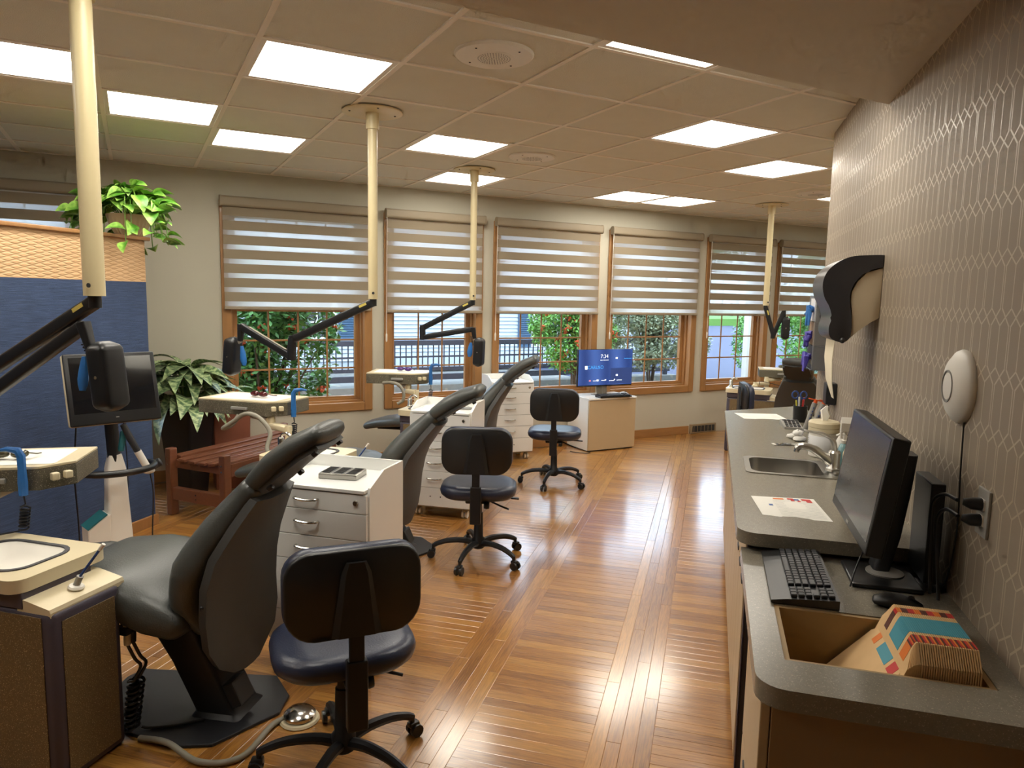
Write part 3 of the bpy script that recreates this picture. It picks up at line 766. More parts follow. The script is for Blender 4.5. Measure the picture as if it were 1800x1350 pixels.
# inset steel sink and faucet
sk = thing('sink', 'stainless steel inset sink in the raised counter', 'sink', ((SX0+SX1)/2, (SY0+SY1)/2, ZU))
hx, hy = (SX1-SX0)/2, (SY1-SY0)/2
rg = [rrect(-hx-.02, hx+.09, -hy-.02, hy+.02, .03), rrect(-hx-.02, hx+.09, -hy-.02, hy+.02, .03), rrect(-hx+.004, hx-.004, -hy+.004, hy-.004, .05), rrect(-hx+.012, hx-.012, -hy+.012, hy-.012, .05), rrect(-hx+.03, hx-.03, -hy+.03, hy-.03, .04)]
zs = [.0006, .004, .004, -.12, -.15]
s_ = B()
vr = [s_.ring([(x, y, z) for x, y in r_]) for r_, z in zip(rg, zs)]
for a, b in zip(vr, vr[1:]):
    for i in range(len(a)): s_.bm.faces.new((a[i], a[(i+1) % len(a)], b[(i+1) % len(a)], b[i]))
s_.bm.faces.new(vr[-1]); s_.obj('basin', 'steel', sk, 40)
B().lathe([(.004, -.147), (.03, -.147), (.034, -.149)], (0, 0, 0)).obj('drain', 'chrome', sk)
fa = thing('faucet', 'brushed metal single lever faucet behind the steel sink', 'faucet', (.535, 3.27, ZU+.0042), math.pi)
B().lathe([(.03, 0), (.032, .012), (.026, .02), (.024, .05), (.026, .08), (.018, .09)]).obj('body', 'nickel', fa)
B().tube(arc_pts([(0, 0, .03), (.04, 0, .06), (.09, 0, .092), (.135, 0, .098), (.155, 0, .085)]), [.022]*6+[.019]*6+[.016]*6+[.014]*7, 12).obj('spout', 'nickel', fa)
B().cyl((.152, 0, .086), (.154, 0, .072), .012, .012, 12).obj('aerator', 'chrome', fa)
B().cushion(arc_pts([(0, 0, .085), (.01, 0, .13), (.05, 0, .158), (.10, 0, .165), (.125, 0, .168)], 3), [.02]*4+[.016]*4+[.011]*4+[.008], [.012]*4+[.007]*4+[.005]*5, 2.2, 12).obj('lever', 'nickel', fa)
for k in (-1, 1): B().lathe([(.006, 0), (.014, .002), (.014, .012), (.004, .014)], (-.005, k*.07, 0), 14).obj('side_cap', 'nickel', fa)

# ================================================================== CEILING POLES WITH EXAM LAMPS
def bar(b, p0, p1, w_, h_, up_v=Vector((0, 0, 1)), bev=.006, taper=1):
    p0 = Vector(p0); p1 = Vector(p1); d = (p1-p0).normalized(); sd = d.cross(up_v).normalized(); u_ = sd.cross(d).normalized()
    rs = []
    for p, k in ((p0, 1), (p1, taper)):
        poly = rrect(-w_/2*k, w_/2*k, -h_/2*k, h_/2*k, min(w_, h_)*.25, 3)
        rs.append([p+sd*x+u_*y for x, y in poly])
    b.loft(rs)
def lamp_pole(label, base, pts, head, headrot, rpole=.027, glove=None, seed=0):
    """base = (x,y); pts = arm1 start, arm1 end, drop end, arm2 end, wrist end; head = centre of lamp box, all world"""
    t = thing('exam_lamp_pole', label, 'exam lamp', (base[0], base[1], 0), 0, 'ceiling poles with folding exam lamps')
    bz = 1.61
    B().cyl((0, 0, bz), (0, 0, CEIL-.03), rpole, rpole, 24).obj('pole', 'pole_cream', t)
    B().lathe([(rpole+.009, CEIL-.10), (rpole+.010, CEIL-.09), (rpole+.010, CEIL-.012), (rpole, CEIL-.0115)]).obj('collar', 'pole_cream', t)
    pl = B().lathe([(.03, CEIL-.012), (.165, CEIL-.012), (.17, CEIL-.009), (.17, CEIL-.0031), (.03, CEIL-.0031)], n=40).obj('ceiling_plate', 'pole_cream', t)
    for k in range(4):
        an = k*math.pi/2+.7; B().lathe([(.003, -.004), (.006, -.002), (.006, 0)], (.13*math.cos(an), .13*math.sin(an), CEIL-.0121), 8).obj('bolt', 'dark_slot', pl)
    B().lathe([(.002, 0), (.008, .001), (.008, .004)], (.018, -rpole-.0035, bz+.035), 10, (R(90), 0, 0)).obj('bolt', 'dark_slot', t)
    L_ = [Vector(p)-Vector((base[0], base[1], 0)) for p in pts]
    a1 = B(); bar(a1, L_[0], L_[1], .036, .046); a1.cyl(L_[0]+Vector((0, 0, .035)), L_[0]-Vector((0, 0, .02)), .021, .021, 14); a1.cyl(L_[1]+Vector((0, 0, .024)), L_[1]-Vector((0, 0, .03)), .023, .023, 14)
    a1 = a1.obj('upper_arm', 'black_plastic', t)
    d1 = (L_[1]-L_[0]).normalized(); sd = d1.cross(Vector((0, 0, 1))).normalized(); un = sd.cross(d1)
    if sd.y > 0: sd = -sd
    tg = B(); c = L_[0]+d1*.06+un*.008+sd*.0186
    tg.box(c, (.05, .002, .014), Matrix((d1, sd, un)).transposed()); tg.obj('sticker', 'yellow_tag', a1)
    j = B(); bar(j, L_[1]+Vector((0, 0, .01)), L_[2]-Vector((0, 0, .02)), .044, .044, Vector((0, 1, 0))); j.obj('elbow', 'black_plastic', t)
    a2 = B(); bar(a2, L_[2], L_[3], .034, .044); a2 = a2.obj('forearm', 'black_plastic', t)
    d2 = (L_[3]-L_[2]).normalized(); s2 = d2.cross(Vector((0, 0, 1))).normalized(); u2 = s2.cross(d2)
    st = B(); bar(st, L_[2]+d2*.05+u2*.0235, L_[3]-d2*.05+u2*.0235, .02, .003); st.obj('cover_strip', 'hose_grey', a2)
    wr_ = B(); bar(wr_, L_[3]+Vector((0, 0, .012)), L_[4], .038, .042, Vector((0, 1, 0)), taper=.75); wr_.obj('wrist', 'black_plastic', t)
    hd = Vector(head)-Vector((base[0], base[1], 0)); Rm = Euler(headrot).to_matrix()
    hb = B(); hw, hh = .052, .088
    hb.cushion([(0, -hh), (0, -hh*.5), (0, 0), (0, hh*.5), (0, hh)], [hw]*5, [.042]*5, 4.5, 28)
    h = hb.obj('lamp_head', 'black_plastic', t, 50); h.location = hd; h.rotation_euler = headrot
    B().lathe([(.002, -.054), (.006, -.054), (.007, -.050), (.007, -.040)], (0, 0, 0), 10, (R(-90), 0, 0)).obj('knob', 'chrome', h)
    B().cushion([(0, hh+.01), (0, hh+.022)], [.04, .036], [.032, .028], 4, 20, False).obj('head_cap', 'dark_plastic', h)
    B().tube([L_[4], L_[4]+(hd-L_[4])*.5+Vector((0, 0, .03)), hd+Rm @ Vector((0, 0, hh))], .014, 8).obj('neck', 'grey_plastic', t)
    rnd = random.Random(seed)
    B().tube(coil(L_[4]+Vector((-.03, 0, .02)), hd+Rm @ Vector((-hw-.005, 0, hh*.6)), .008, 6, .003), .0025, 5).obj('coiled_cord', 'black_plastic', t)
    if glove:
        g = B(); gp_ = hd+Rm @ Vector((glove, -.01, .03))
        ring = []
        for i in range(7):
            z = .045-.02*i; rr = [.009, .014, .017, .02, .021, .018, .012][i]
            ring.append([gp_+Vector((math.cos(k*.785)*rr*(1+.25*rnd.random())+glove*.1*i*.3, math.sin(k*.785)*rr*.5, z)) for k in range(8)])
        g.loft(ring); g.obj('handle_cover', 'glove_blue', t)
    return t
lamp_pole('thick cream ceiling pole nearest the camera with folded black lamp arms', (-2.03, 1.96),
    [(-2.03, 1.96, 1.59), (-2.70, 1.96, 1.235), (-2.70, 1.96, 1.14), (-2.085, 1.96, 1.505), (-2.055, 1.96, 1.425)], (-2.0, 1.97, 1.335), (0, R(-6), 0), .034, -.085, 1)
lamp_pole('second cream ceiling pole with black lamp arms before the widest window', (-1.915, 3.8),
    [(-1.915, 3.8, 1.59), (-2.455, 3.8, 1.355), (-2.465, 3.8, 1.25), (-2.815, 3.8, 1.425), (-2.825, 3.8, 1.335)], (-2.885, 3.8, 1.235), (0, R(6), 0), .027, .075, 2)
lamp_pole('third cream ceiling pole with folded lamp arms before the narrow blind', (-1.927, 5.63),
    [(-1.927, 5.63, 1.59), (-2.375, 5.63, 1.365), (-2.372, 5.63, 1.285), (-1.92, 5.63, 1.37), (-1.905, 5.63, 1.29)], (-1.865, 5.63, 1.18), (0, R(2), 0), .027, -.07, 3)
lamp_pole('fourth cream ceiling pole at the far right near the patterned wall', (.54, 8.1),
    [(.54, 8.1, 1.59), (.63, 8.1, 1.31), (.63, 8.1, 1.28), (.725, 8.1, 1.55), (.735, 8.1, 1.49)], (.752, 8.1, 1.375), (0, 0, 0), .03, None, 4)

# ================================================================== DENTAL CHAIRS
def dental_chair(label, loc, az, recl=0):
    t = thing('dental_chair', label, 'dental chair', (loc[0], loc[1], 0), R(az), 'grey reclined dental chairs')
    base = [(.349, -.166), (.31, -.235), (-.273, -.205), (-.373, -.06), (-.373, .06), (-.2, .27), (-.06, .285), (.121, .22), (.349, .06)]
    rb = R(195-az) if az > 90 else 0
    base = [(x*math.cos(rb)-y*math.sin(rb), x*math.sin(rb)+y*math.cos(rb)) for x, y in base]
    B().prism(base, .001, .014, .004).obj('base_plate', 'base_black', t, 30)
    c = B(); rs = []
    for u_, z, du, dv in ((-.16, .0142, .10, .10), (-.155, .03, .085, .085), (-.06, .22, .085, .085), (.06, .45, .10, .10)):
        rs.append([(u_+x, y, z) for x, y in rrect(-du, du, -dv, dv, .02, 3)])
    c.loft(rs); lf = c.obj('lift_column', 'base_black', t, 40)
    B().box((-.225, .03, .105), (.05, .1, .1), (0, R(24), 0), .008).obj('control_box', 'dark_plastic', lf, 30)
    B().bx((-.12, -.13, .38), (.5, .13, .44), .01).obj('seat_frame', 'base_black', t, 30)
    sp = [(-.09, .445), (-.02, .475), (.10, .52), (.22, .54), (.36, .54)]
    B().cushion(sp, [.265, .285, .285, .265, .235], [.07, .085, .09, .085, .07], 3.8, 32).obj('seat', 'vinyl_grey', t, 60)
    lp = [(.47, .535), (.6, .52), (.75, .50), (.88, .468)]
    lr = B().cushion(lp, [.215, .20, .175, .14], [.05, .045, .04, .034], 3.2, 28).obj('leg_rest', 'vinyl_grey', t, 60)
    B().bx((.46, -.1, .445), (.78, .1, .468), .008).obj('leg_rest_plate', 'base_black', t, 30)
    # back: cushion, rear shell with lower skirt, headrest
    before = set(children(t))
    bp = arc_pts([(-.165, 0, .42), (-.13, 0, .52), (-.155, 0, .65), (-.235, 0, .785), (-.335, 0, .925)], 3)
    n = len(bp)
    def lerp(tb, i): 
        x = i/(n-1)*(len(tb)-1); k = min(int(x), len(tb)-2); return tb[k]+(tb[k+1]-tb[k])*(x-k)
    bk = B().cushion([(p.x, p.z) for p in bp], [lerp([.19, .245, .26, .215, .15], i) for i in range(n)], [lerp([.05, .075, .082, .07, .048], i) for i in range(n)], 3.0, 28).obj('backrest', 'vinyl_grey', t, 60)
    off = Vector((-.80, 0, -.60))
    sh = B(); ring = []
    prof = [(-.372, .895, .142), (-.318, .80, .19), (-.262, .69, .235), (-.235, .585, .25), (-.228, .47, .25), (-.235, .36, .245), (-.245, .28, .20), (-.24, .215, .10)]
    for u_, z, hw_ in prof:
        ring.append([(u_+.018, -hw_*.98, z+.012), (u_-.012, -hw_, z), (u_-.03, -hw_*.5, z-.006), (u_-.034, 0, z-.006), (u_-.03, hw_*.5, z-.006), (u_-.012, hw_, z), (u_+.018, hw_*.98, z+.012), (u_+.0, 0, z+.012)])
    sh.loft(ring); shell = sh.obj('back_shell', 'vinyl_shell', t, 60)
    for (u_, z, v) in ((-.365, .83, .165), (-.30, .70, .222), (-.255, .53, .246), (-.365, .83, -.165), (-.30, .70, -.222), (-.255, .53, -.246)):
        B().sphere((u_+.03, v, z), .009, u=8, v=6).obj('bolt', 'black_plastic', shell)
    hp = [(-.355, .955), (-.42, 1.02), (-.50, 1.085), (-.585, 1.135)]
    hr = B().cushion(hp, [.135, .145, .14, .125], [.045, .05, .047, .038], 2.9, 28).obj('headrest', 'vinyl_grey', t, 60)
    hs2 = B(); ring = []
    for u_, z, hw_ in ((-.385, .925, .12), (-.45, .985, .128), (-.53, 1.05, .122), (-.60, 1.095, .11)):
        ring.append([(u_+.016, -hw_*.96, z+.016), (u_-.004, -hw_, z-.004), (u_-.01, 0, z-.012), (u_-.004, hw_, z-.004), (u_+.016, hw_*.96, z+.016)])
    hs2.loft(ring); h2 = hs2.obj('headrest_shell', 'vinyl_shell', hr, 60)
    for u_, z, v in ((-.42, .945, .118), (-.585, 1.075, .105), (-.42, .945, -.118), (-.585, 1.075, -.105)):
        B().lathe([(.004, -.012), (.010, -.012), (.011, .008), (.004, .01)], (u_-.005, v, z), 10, (0, R(-50), 0)).obj('knob', 'black_plastic', t)
    if recl:                     # tip the whole back further about the hip
        pv = Vector((-.12, 0, .44)); Rm = Matrix.Rotation(R(-recl), 4, 'Y')
        for c in children(t):
            if c not in before: c.matrix_basis = Matrix.Translation(pv) @ Rm @ Matrix.Translation(-pv)
    return t
dental_chair('grey dental chair nearest the camera, beside the basin cabinet', (-1.92, 2.22), 186)
dental_chair('grey dental chair in the middle, between two drawer carts', (-2.04, 4.06), 186, 8)
dental_chair('farthest grey dental chair of the row, behind the second cart', (-2.08, 5.9), 186, 3)
dental_chair('dark dental chair seen from behind beyond the end of the counter', (.97, 7.93), 74, 6)

# ================================================================== STOOLS
def stool_at(label, loc, az, seat_z=.50, base_rot=0, tilt=0):
    t = thing('stool', label, 'stool', (loc[0], loc[1], 0), R(az), 'rolling operator stools')
    for k in range(5):
        an = R(base_rot+72*k); c_, s_ = math.cos(an), math.sin(an)
        pts = [(c_*r_, s_*r_, z) for r_, z in ((.025, .105), (.10, .118), (.19, .112), (.255, .092), (.285, .075))]
        B().tube(arc_pts(pts, 3), [.021-.0006*i for i in range(13)], 8).obj('base_leg', 'metal_black', t)
        cs = B()
        cs.cyl((c_*.283, s_*.283, .05), (c_*.283, s_*.283, .085), .010, .010, 8)
        px_, py_ = -s_, c_
        for q in (-1, 1): cs.cyl((c_*.295+px_*q*.008, s_*.295+py_*q*.008, .0255), (c_*.295+px_*q*.024, s_*.295+py_*q*.024, .0255), .0252, .024, 14)
        cs.box((c_*.289, s_*.289, .048), (.042, .03, .02), (0, 0, an), .006)
        cs.obj('caster', 'black_plastic', t)
    B().lathe([(.03, .07), (.042, .08), (.042, .13), (.03, .145), (.027, .30), (.0265, .3005), (.02, .302), (.02, .36), (.016, .362), (.016, seat_z-.10)], n=20).obj('gas_column', 'metal_black', t)
    B().bx((-.12, -.075, seat_z-.115), (.13, .075, seat_z-.086), .01).obj('mechanism', 'metal_black', t, 30)
    st_ = B(); rings = []
    for z, ins, cr in ((-.088, .05, 0), (-.082, .028, 0), (-.062, .006, 0), (-.038, 0, 0), (-.018, .006, 0), (-.006, .022, 0), (-.001, .05, 0), (.001, .10, 0)):
        rings.append([(x, y, seat_z+z+.004*(x/.2)**2) for x, y in rrect(-.205+ins, .205-ins, -.235+ins, .235-ins, max(.15-ins, .05), 8)])
    st_.loft(rings); st_.obj('seat', 'vinyl_navy', t, 60)
    # back post behind the seat, backrest pad (front) and black shell (rear)
    ps = B(); ps.tube(arc_pts([(-.05, 0, seat_z-.10), (-.19, 0, seat_z-.105), (-.262, 0, seat_z-.06)], 4), .02, 10); ps.obj('back_bracket', 'metal_black', t)
    B().bx((-.288, -.032, seat_z-.19), (-.250, .032, seat_z+.035), .006).obj('back_sleeve', 'metal_black', t, 30)
    B().bx((-.282, -.023, seat_z+.03), (-.258, .023, seat_z+.17), .005).obj('back_post', 'metal_black', t, 30)
    def padrings(x0, thick, hw_, hh_, curv, zc):
        rings = []
        prof = rrect(-hw_, hw_, -hh_, hh_, hh_*.62, 6)
        for kx, f in ((0, .965), (thick*.2, .995), (thick*.75, 1), (thick, .96)):
            rings.append([(x0+kx+curv*(y/hw_)**2*f, y*f, zc+z*f-.0) for y, z in prof])
        return rings
    zc = seat_z+.24
    b = B(); b.loft(padrings(-.275, .02, .207, .137, .03, zc)); bs = b.obj('back_shell', 'black_plastic', t, 50)
    # rib relief on the shell
    r_ = B()
    rr = []
    for z, w0 in ((zc-.125, .075), (zc-.02, .058), (zc+.07, .045), (zc+.105, .03)):
        rr.append([(-.2745, -w0, z), (-.2865, -w0*.72, z), (-.2865, w0*.72, z), (-.2745, w0, z)])
    r_.loft(rr); r_.obj('rib', 'black_plastic', bs, 30)
    b = B(); b.loft(padrings(-.2545, .045, .21, .14, .03, zc)); b.obj('back_pad', 'vinyl_navy', t, 50)
    B().tube([(.02, -.05, seat_z-.10), (.03, -.16, seat_z-.11), (.03, -.19, seat_z-.112)], .006, 8).obj('lever', 'metal_black', t)
    B().box((.03, -.215, seat_z-.112), (.03, .07, .009), (R(4), 0, 0), .003).obj('lever_paddle', 'black_plastic', t, 30)
    B().tube([(-.04, -.05, seat_z-.105), (-.06, -.13, seat_z-.135), (-.07, -.19, seat_z-.155)], .006, 8).obj('lever', 'metal_black', t)
    B().lathe([(.006, -.02), (.02, -.018), (.024, 0), (.02, .014), (.006, .016)], (-.15, -.06, seat_z-.11), 12, (R(90), 0, 0)).obj('knob', 'black_plastic', t)
    return t
stool_at('nearest rolling stool with dark blue seat, its back to the camera', (-1.15, 2.05), 128, .50, 2)
stool_at('middle rolling stool with dark seat in front of the second cart', (-1.345, 4.10), 104, .50, 18)
stool_at('farthest rolling stool of the row, left of the computer cabinet', (-1.295, 6.07), 100, .50, 22)
stool_at('rolling stool turned sideways in front of the far basin cabinet', (.545, 6.80), 8, .53, 30)

# ================================================================== DRAWER CARTS
def cart(label, loc, rz, w_=.47, dp_=.36, ztop=.80):
    t = thing('drawer_cart', label, 'drawer cart', (loc[0], loc[1], 0), rz, 'white rolling drawer carts')   # origin: front left corner, x along the front, y to the back
    zb = .085
    bd = B(); bd.bx((.012, .02, zb), (w_-.012, dp_-.012, ztop-.02)); bd.obj('body', 'cart_white', t, 0)
    for x0, x1 in ((0, .0118), (w_-.0118, w_)):      # side panels, their upper front corner cut at a slant
        B().prism([(.022, zb), (dp_, zb), (dp_, ztop+.055), (dp_-.20, ztop+.055), (.03, ztop+.004), (.022, ztop-.03)], x0, x1, mx=Matrix(((0, 0, 1, 0), (1, 0, 0, 0), (0, 1, 0, 0), (0, 0, 0, 1)))).obj('side_panel', 'cart_white', t, 0)
    B().bx((.0119, dp_-.0118, zb), (w_-.0119, dp_, ztop+.055)).obj('back_panel', 'cart_white', t, 0)
    B().bx((.0122, -.006, ztop-.016), (w_-.0122, dp_-.0122, ztop), .003).obj('top_tray', 'cart_white', t, 30)
    z = ztop-.022; fr = [.085, .118, .112, .115, .125, .145]
    tot = z-zb; ss = sum(fr)
    for k, h in enumerate(fr):
        hh = h/ss*tot; d = B().bx((.006, .0, z-hh+.003), (w_-.006, .0195, z), .002).obj('drawer', 'cart_white', t, 30)
        if k < 5:
            zc = z-hh*.42; xc = w_*.42
            B().tube(arc_pts([(xc-.055, -.001, zc), (xc-.05, -.018, zc), (xc, -.026, zc-.003), (xc+.05, -.018, zc), (xc+.055, -.001, zc)], 4), .0055, 8).obj('handle', 'chrome', d)
        else:
            for q in (-.03, .05): B().lathe([(.002, -.003), (.005, -.002), (.005, .001)], (w_*.42+q, -.001, z-hh*.45), 8, (R(-90), 0, 0)).obj('screw_hole', 'dark_slot', d)
        if k == 0: B().lathe([(.003, -.006), (.010, -.006), (.013, -.002), (.013, .002)], (w_-.055, -.001, zc), 14, (R(-90), 0, 0)).obj('lock', 'chrome', d)
        z -= hh
    B().bx((.01, .025, zb-.012), (w_-.01, dp_-.005, zb-.0005)).obj('base_board', 'grey_plastic', t, 0)
    for x in (.055, w_-.055):
        for y in (.075, dp_-.06):
            c = B()
            c.cyl((x, y, .04), (x, y, zb-.0125), .008, .008, 8); c.box((x, y, .055), (.03, .05, .02), None, .006); cc = c.obj('caster', 'grey_plastic', t)
            for q in (-1, 1): B().cyl((x+q*.006, y-.008, .0285), (x+q*.022, y-.008, .0285), .028, .028, 18).obj('wheel', 'white_plastic', cc)
    return t
c1 = cart('nearest white drawer cart with instrument tray on top', (-1.865, 2.65), R(0), .50, .36, .81)
c2 = cart('middle white drawer cart left of the second stool', (-2.115, 4.77), R(2), .475, .36, .80)
c3 = cart('farthest white drawer cart under the orange-berried shrub window', (-2.06, 6.66), R(36), .45, .35, .80)
# loose things on the carts
def cassette(label, loc, rz):
    t = thing('instrument_cassette', label, 'cassette', loc, rz)
    B().bx((-.09, -.065, 0), (.09, .065, .024), .004).obj('tray', 'steel', t, 30)
    for k in range(3): B().bx((-.085+k*.06, -.06, .0242), (-.035+k*.06, .06, .027)).obj('grid_plate', 'chrome', t, 0)
    for k in range(3):
        for j in range(8): B().bx((-.08+k*.06, -.052+j*.0138, .0272), (-.04+k*.06, -.047+j*.0138, .0285)).obj('slot', 'dark_slot', t, 0)
    return t
cassette('steel instrument cassette on the nearest white cart', (-1.585, 2.84, .8105), R(6))
tr = thing('steel_tray', 'small steel tray of clips on the middle white cart', 'tray', (-1.78, 4.98, .8005), R(10))
B().prism(rrect(-.075, .075, -.05, .05, .03), 0, .01, .003).obj('dish', 'steel', tr, 30)
for k in range(7): B().box((random.uniform(-.05, .05), random.uniform(-.03, .03), .014), (.022, .006, .007), (0, 0, random.random()*3), .002).obj('clip', 'chrome', tr, 30)
pp1 = tag(B().box((0, 0, .0008), (.19, .14, .0016)).obj('paper_sheet', 'paper', smooth=0), 'white paper liner on top of the middle cart', 'paper'); pp1.location = (-1.98, 4.97, .8002); pp1.rotation_euler = (0, 0, R(12))

# ================================================================== BASIN CABINETS (chair-side units)
def basin_cabinet(label, loc, rz=0):
    t = thing('basin_cabinet', label, 'basin cabinet', (loc[0], loc[1], 0), rz, 'chair-side basin cabinets')
    B().bx((.02, .02, .0), (.585, .295, .60), .02, 3).obj('body', 'trim_purple', t, 40)
    B().bx((.055, .0165, .03), (.545, .0195, .585), .001).obj('front_panel', 'speck_laminate', t, 30)
    B().bx((.5855, .055, .03), (.5885, .265, .565), .001).obj('side_panel', 'speck_laminate', t, 30)
    B().bx((.02, .022, .60), (.465, .29, .6545), .004).obj('neck', 'trim_purple', t, 30)
    # sloping ledge with the suction holder
    lg = B(); lg.loft([[(.44, y, .634), (.47, y, .632), (.572, y, .612), (.577, y, .60), (.577, y, .585), (.44, y, .585)] for y in (.025, .32)]); lg.obj('suction_ledge', 'cream_plastic', t, 30)
    slab_with_hole('top', rrect(0, .47, 0, .37, .05), rrect(.07, .385, .06, .30, .07), .655, .70, 'cream_plastic', t)
    s_ = B(); rg = [rrect(.06, .395, .05, .31, .075), rrect(.075, .38, .065, .295, .065), rrect(.1, .35, .09, .27, .05), rrect(.16, .28, .14, .22, .03)]
    vr = [s_.ring([(x, y, z) for x, y in r_]) for r_, z in zip(rg, (.7008, .698, .668, .662))]
    for a, b in zip(vr, vr[1:]):
        for i in range(len(a)): s_.bm.faces.new((a[i], a[(i+1) % len(a)], b[(i+1) % len(a)], b[i]))
    s_.bm.faces.new(vr[-1]); s_.obj('basin', 'white_plastic', t, 50)
    r_ = B(); p = rrect(.058, .397, .048, .312, .077); q = rrect(.072, .383, .062, .298, .066)
    vr = [r_.ring([(x, y, z) for x, y in pp_]) for pp_, z in ((p, .7005), (p, .7045), (q, .7045), (q, .699))]
    for a, b in zip(vr, vr[1:]):
        for i in range(len(a)): r_.bm.faces.new((a[i], a[(i+1) % len(a)], b[(i+1) % len(a)], b[i]))
    r_.obj('basin_rim', 'gasket', t, 50)
    tp = B().lathe([(.022, .70), (.024, .71), (.018, .72), (.02, .765), (.014, .775)], (.035, .20, 0)).obj('cup_filler', 'chrome', t)
    B().tube(arc_pts([(.035, .20, .76), (.045, .20, .79), (.075, .20, .80), (.10, .20, .785)], 4), .009, 10).obj('spout', 'chrome', tp)
    # suction wand with blue tube
    su = B().lathe([(.024, 0), (.026, .004), (.022, .01), (.010, .012)], (.525, .17, .624), 16, (0, R(10), 0)).obj('suction_holder', 'white_plastic', t)
    B().tube([(.525, .17, .63), (.54, .175, .665)], .011, 10).obj('valve', 'grey_plastic', su)
    B().tube([(.54, .175, .665), (.60, .20, .755)], .0045, 8).obj('blue_tube', 'blue_plastic', su)
    B().tube([(.60, .20, .755), (.614, .206, .776)], .007, 8).obj('tip', 'white_plastic', su)
    B().lathe([(.004, -.004), (.009, -.002), (.009, .004)], (.45, .1, .68), 10, (0, R(90), 0)).obj('screw', 'chrome', t)
    # handpieces hanging on the far edge with coiled hoses
    for k, (yy, mt_) in enumerate(((.31, 'white_plastic'), (.335, 'black_plastic'))):
        h = B(); h.tube([(.575, yy, .56), (.58, yy+.004, .50), (.585, yy+.006, .42), (.585, yy+.004, .36)], [.006, .010, .013, .012], 10); h.obj('handpiece', mt_, t)
        B().tube(arc_pts([(.585, yy+.004, .36), (.60, yy+.02, .30), (.615, yy+.03, .27), (.60, yy+.01, .22)], 4)+coil((.60, yy+.01, .22), (.575, yy, .03), .018, 9, .004), .006, 6).obj('coiled_hose', 'black_plastic', t)
    B().bx((.55, .2955, .40), (.60, .345, .43), .004).obj('holder_bracket', 'black_plastic', t, 30)
    return t
u1 = basin_cabinet('basin cabinet nearest the camera, at the lower left corner', (-2.56, 1.66))
copy_tree(u1, (-2.50, 3.475, 0), 0, 'basin cabinet behind the nearest reclined chair')
copy_tree(u1, (-2.47, 5.31, 0), 0, 'basin cabinet hidden behind the middle cart and chair')
copy_tree(u1, (.17, 8.08, 0), R(-9), 'basin cabinet at the far right below the road-view window')

# ================================================================== TRAY TABLES ON ARMS
def glasses(label, loc, rz, lens):
    t = thing('safety_glasses', label, 'glasses', loc, rz)
    for s_ in (-1, 1):
        B().cushion([(-.008, .018), (0, .02), (.008, .018)], [.03, .034, .03], [.016, .018, .016], 2.4, 16, True).obj('lens', lens, t).location = (0, s_*.036, .004)
        B().tube([(.0, s_*.07, .026), (.05, s_*.072, .012), (.09, s_*.066, .006)], .003, 6).obj('temple', lens, t)
    B().tube([(.002, -.012, .03), (0, 0, .034), (.002, .012, .03)], .003, 6).obj('bridge', lens, t)
    return t
def syringe(parent, p, d, L_=.17):
    """air-water syringe in a blue sleeve, held upright at the tray edge"""
    p = Vector(p); d = Vector(d).normalized()
    g = B(); g.tube([p-Vector((0, 0, .10)), p-Vector((0, 0, .05)), p, p+Vector((0, 0, .05)), p+Vector((0, 0, .072))+d*.012, p+Vector((0, 0, .078))+d*.05, p+Vector((0, 0, .072))+d*.085], [.016, .018, .015, .016, .015, .010, .005], 8)
    return g.obj('sleeved_syringe', 'glove_blue', parent)
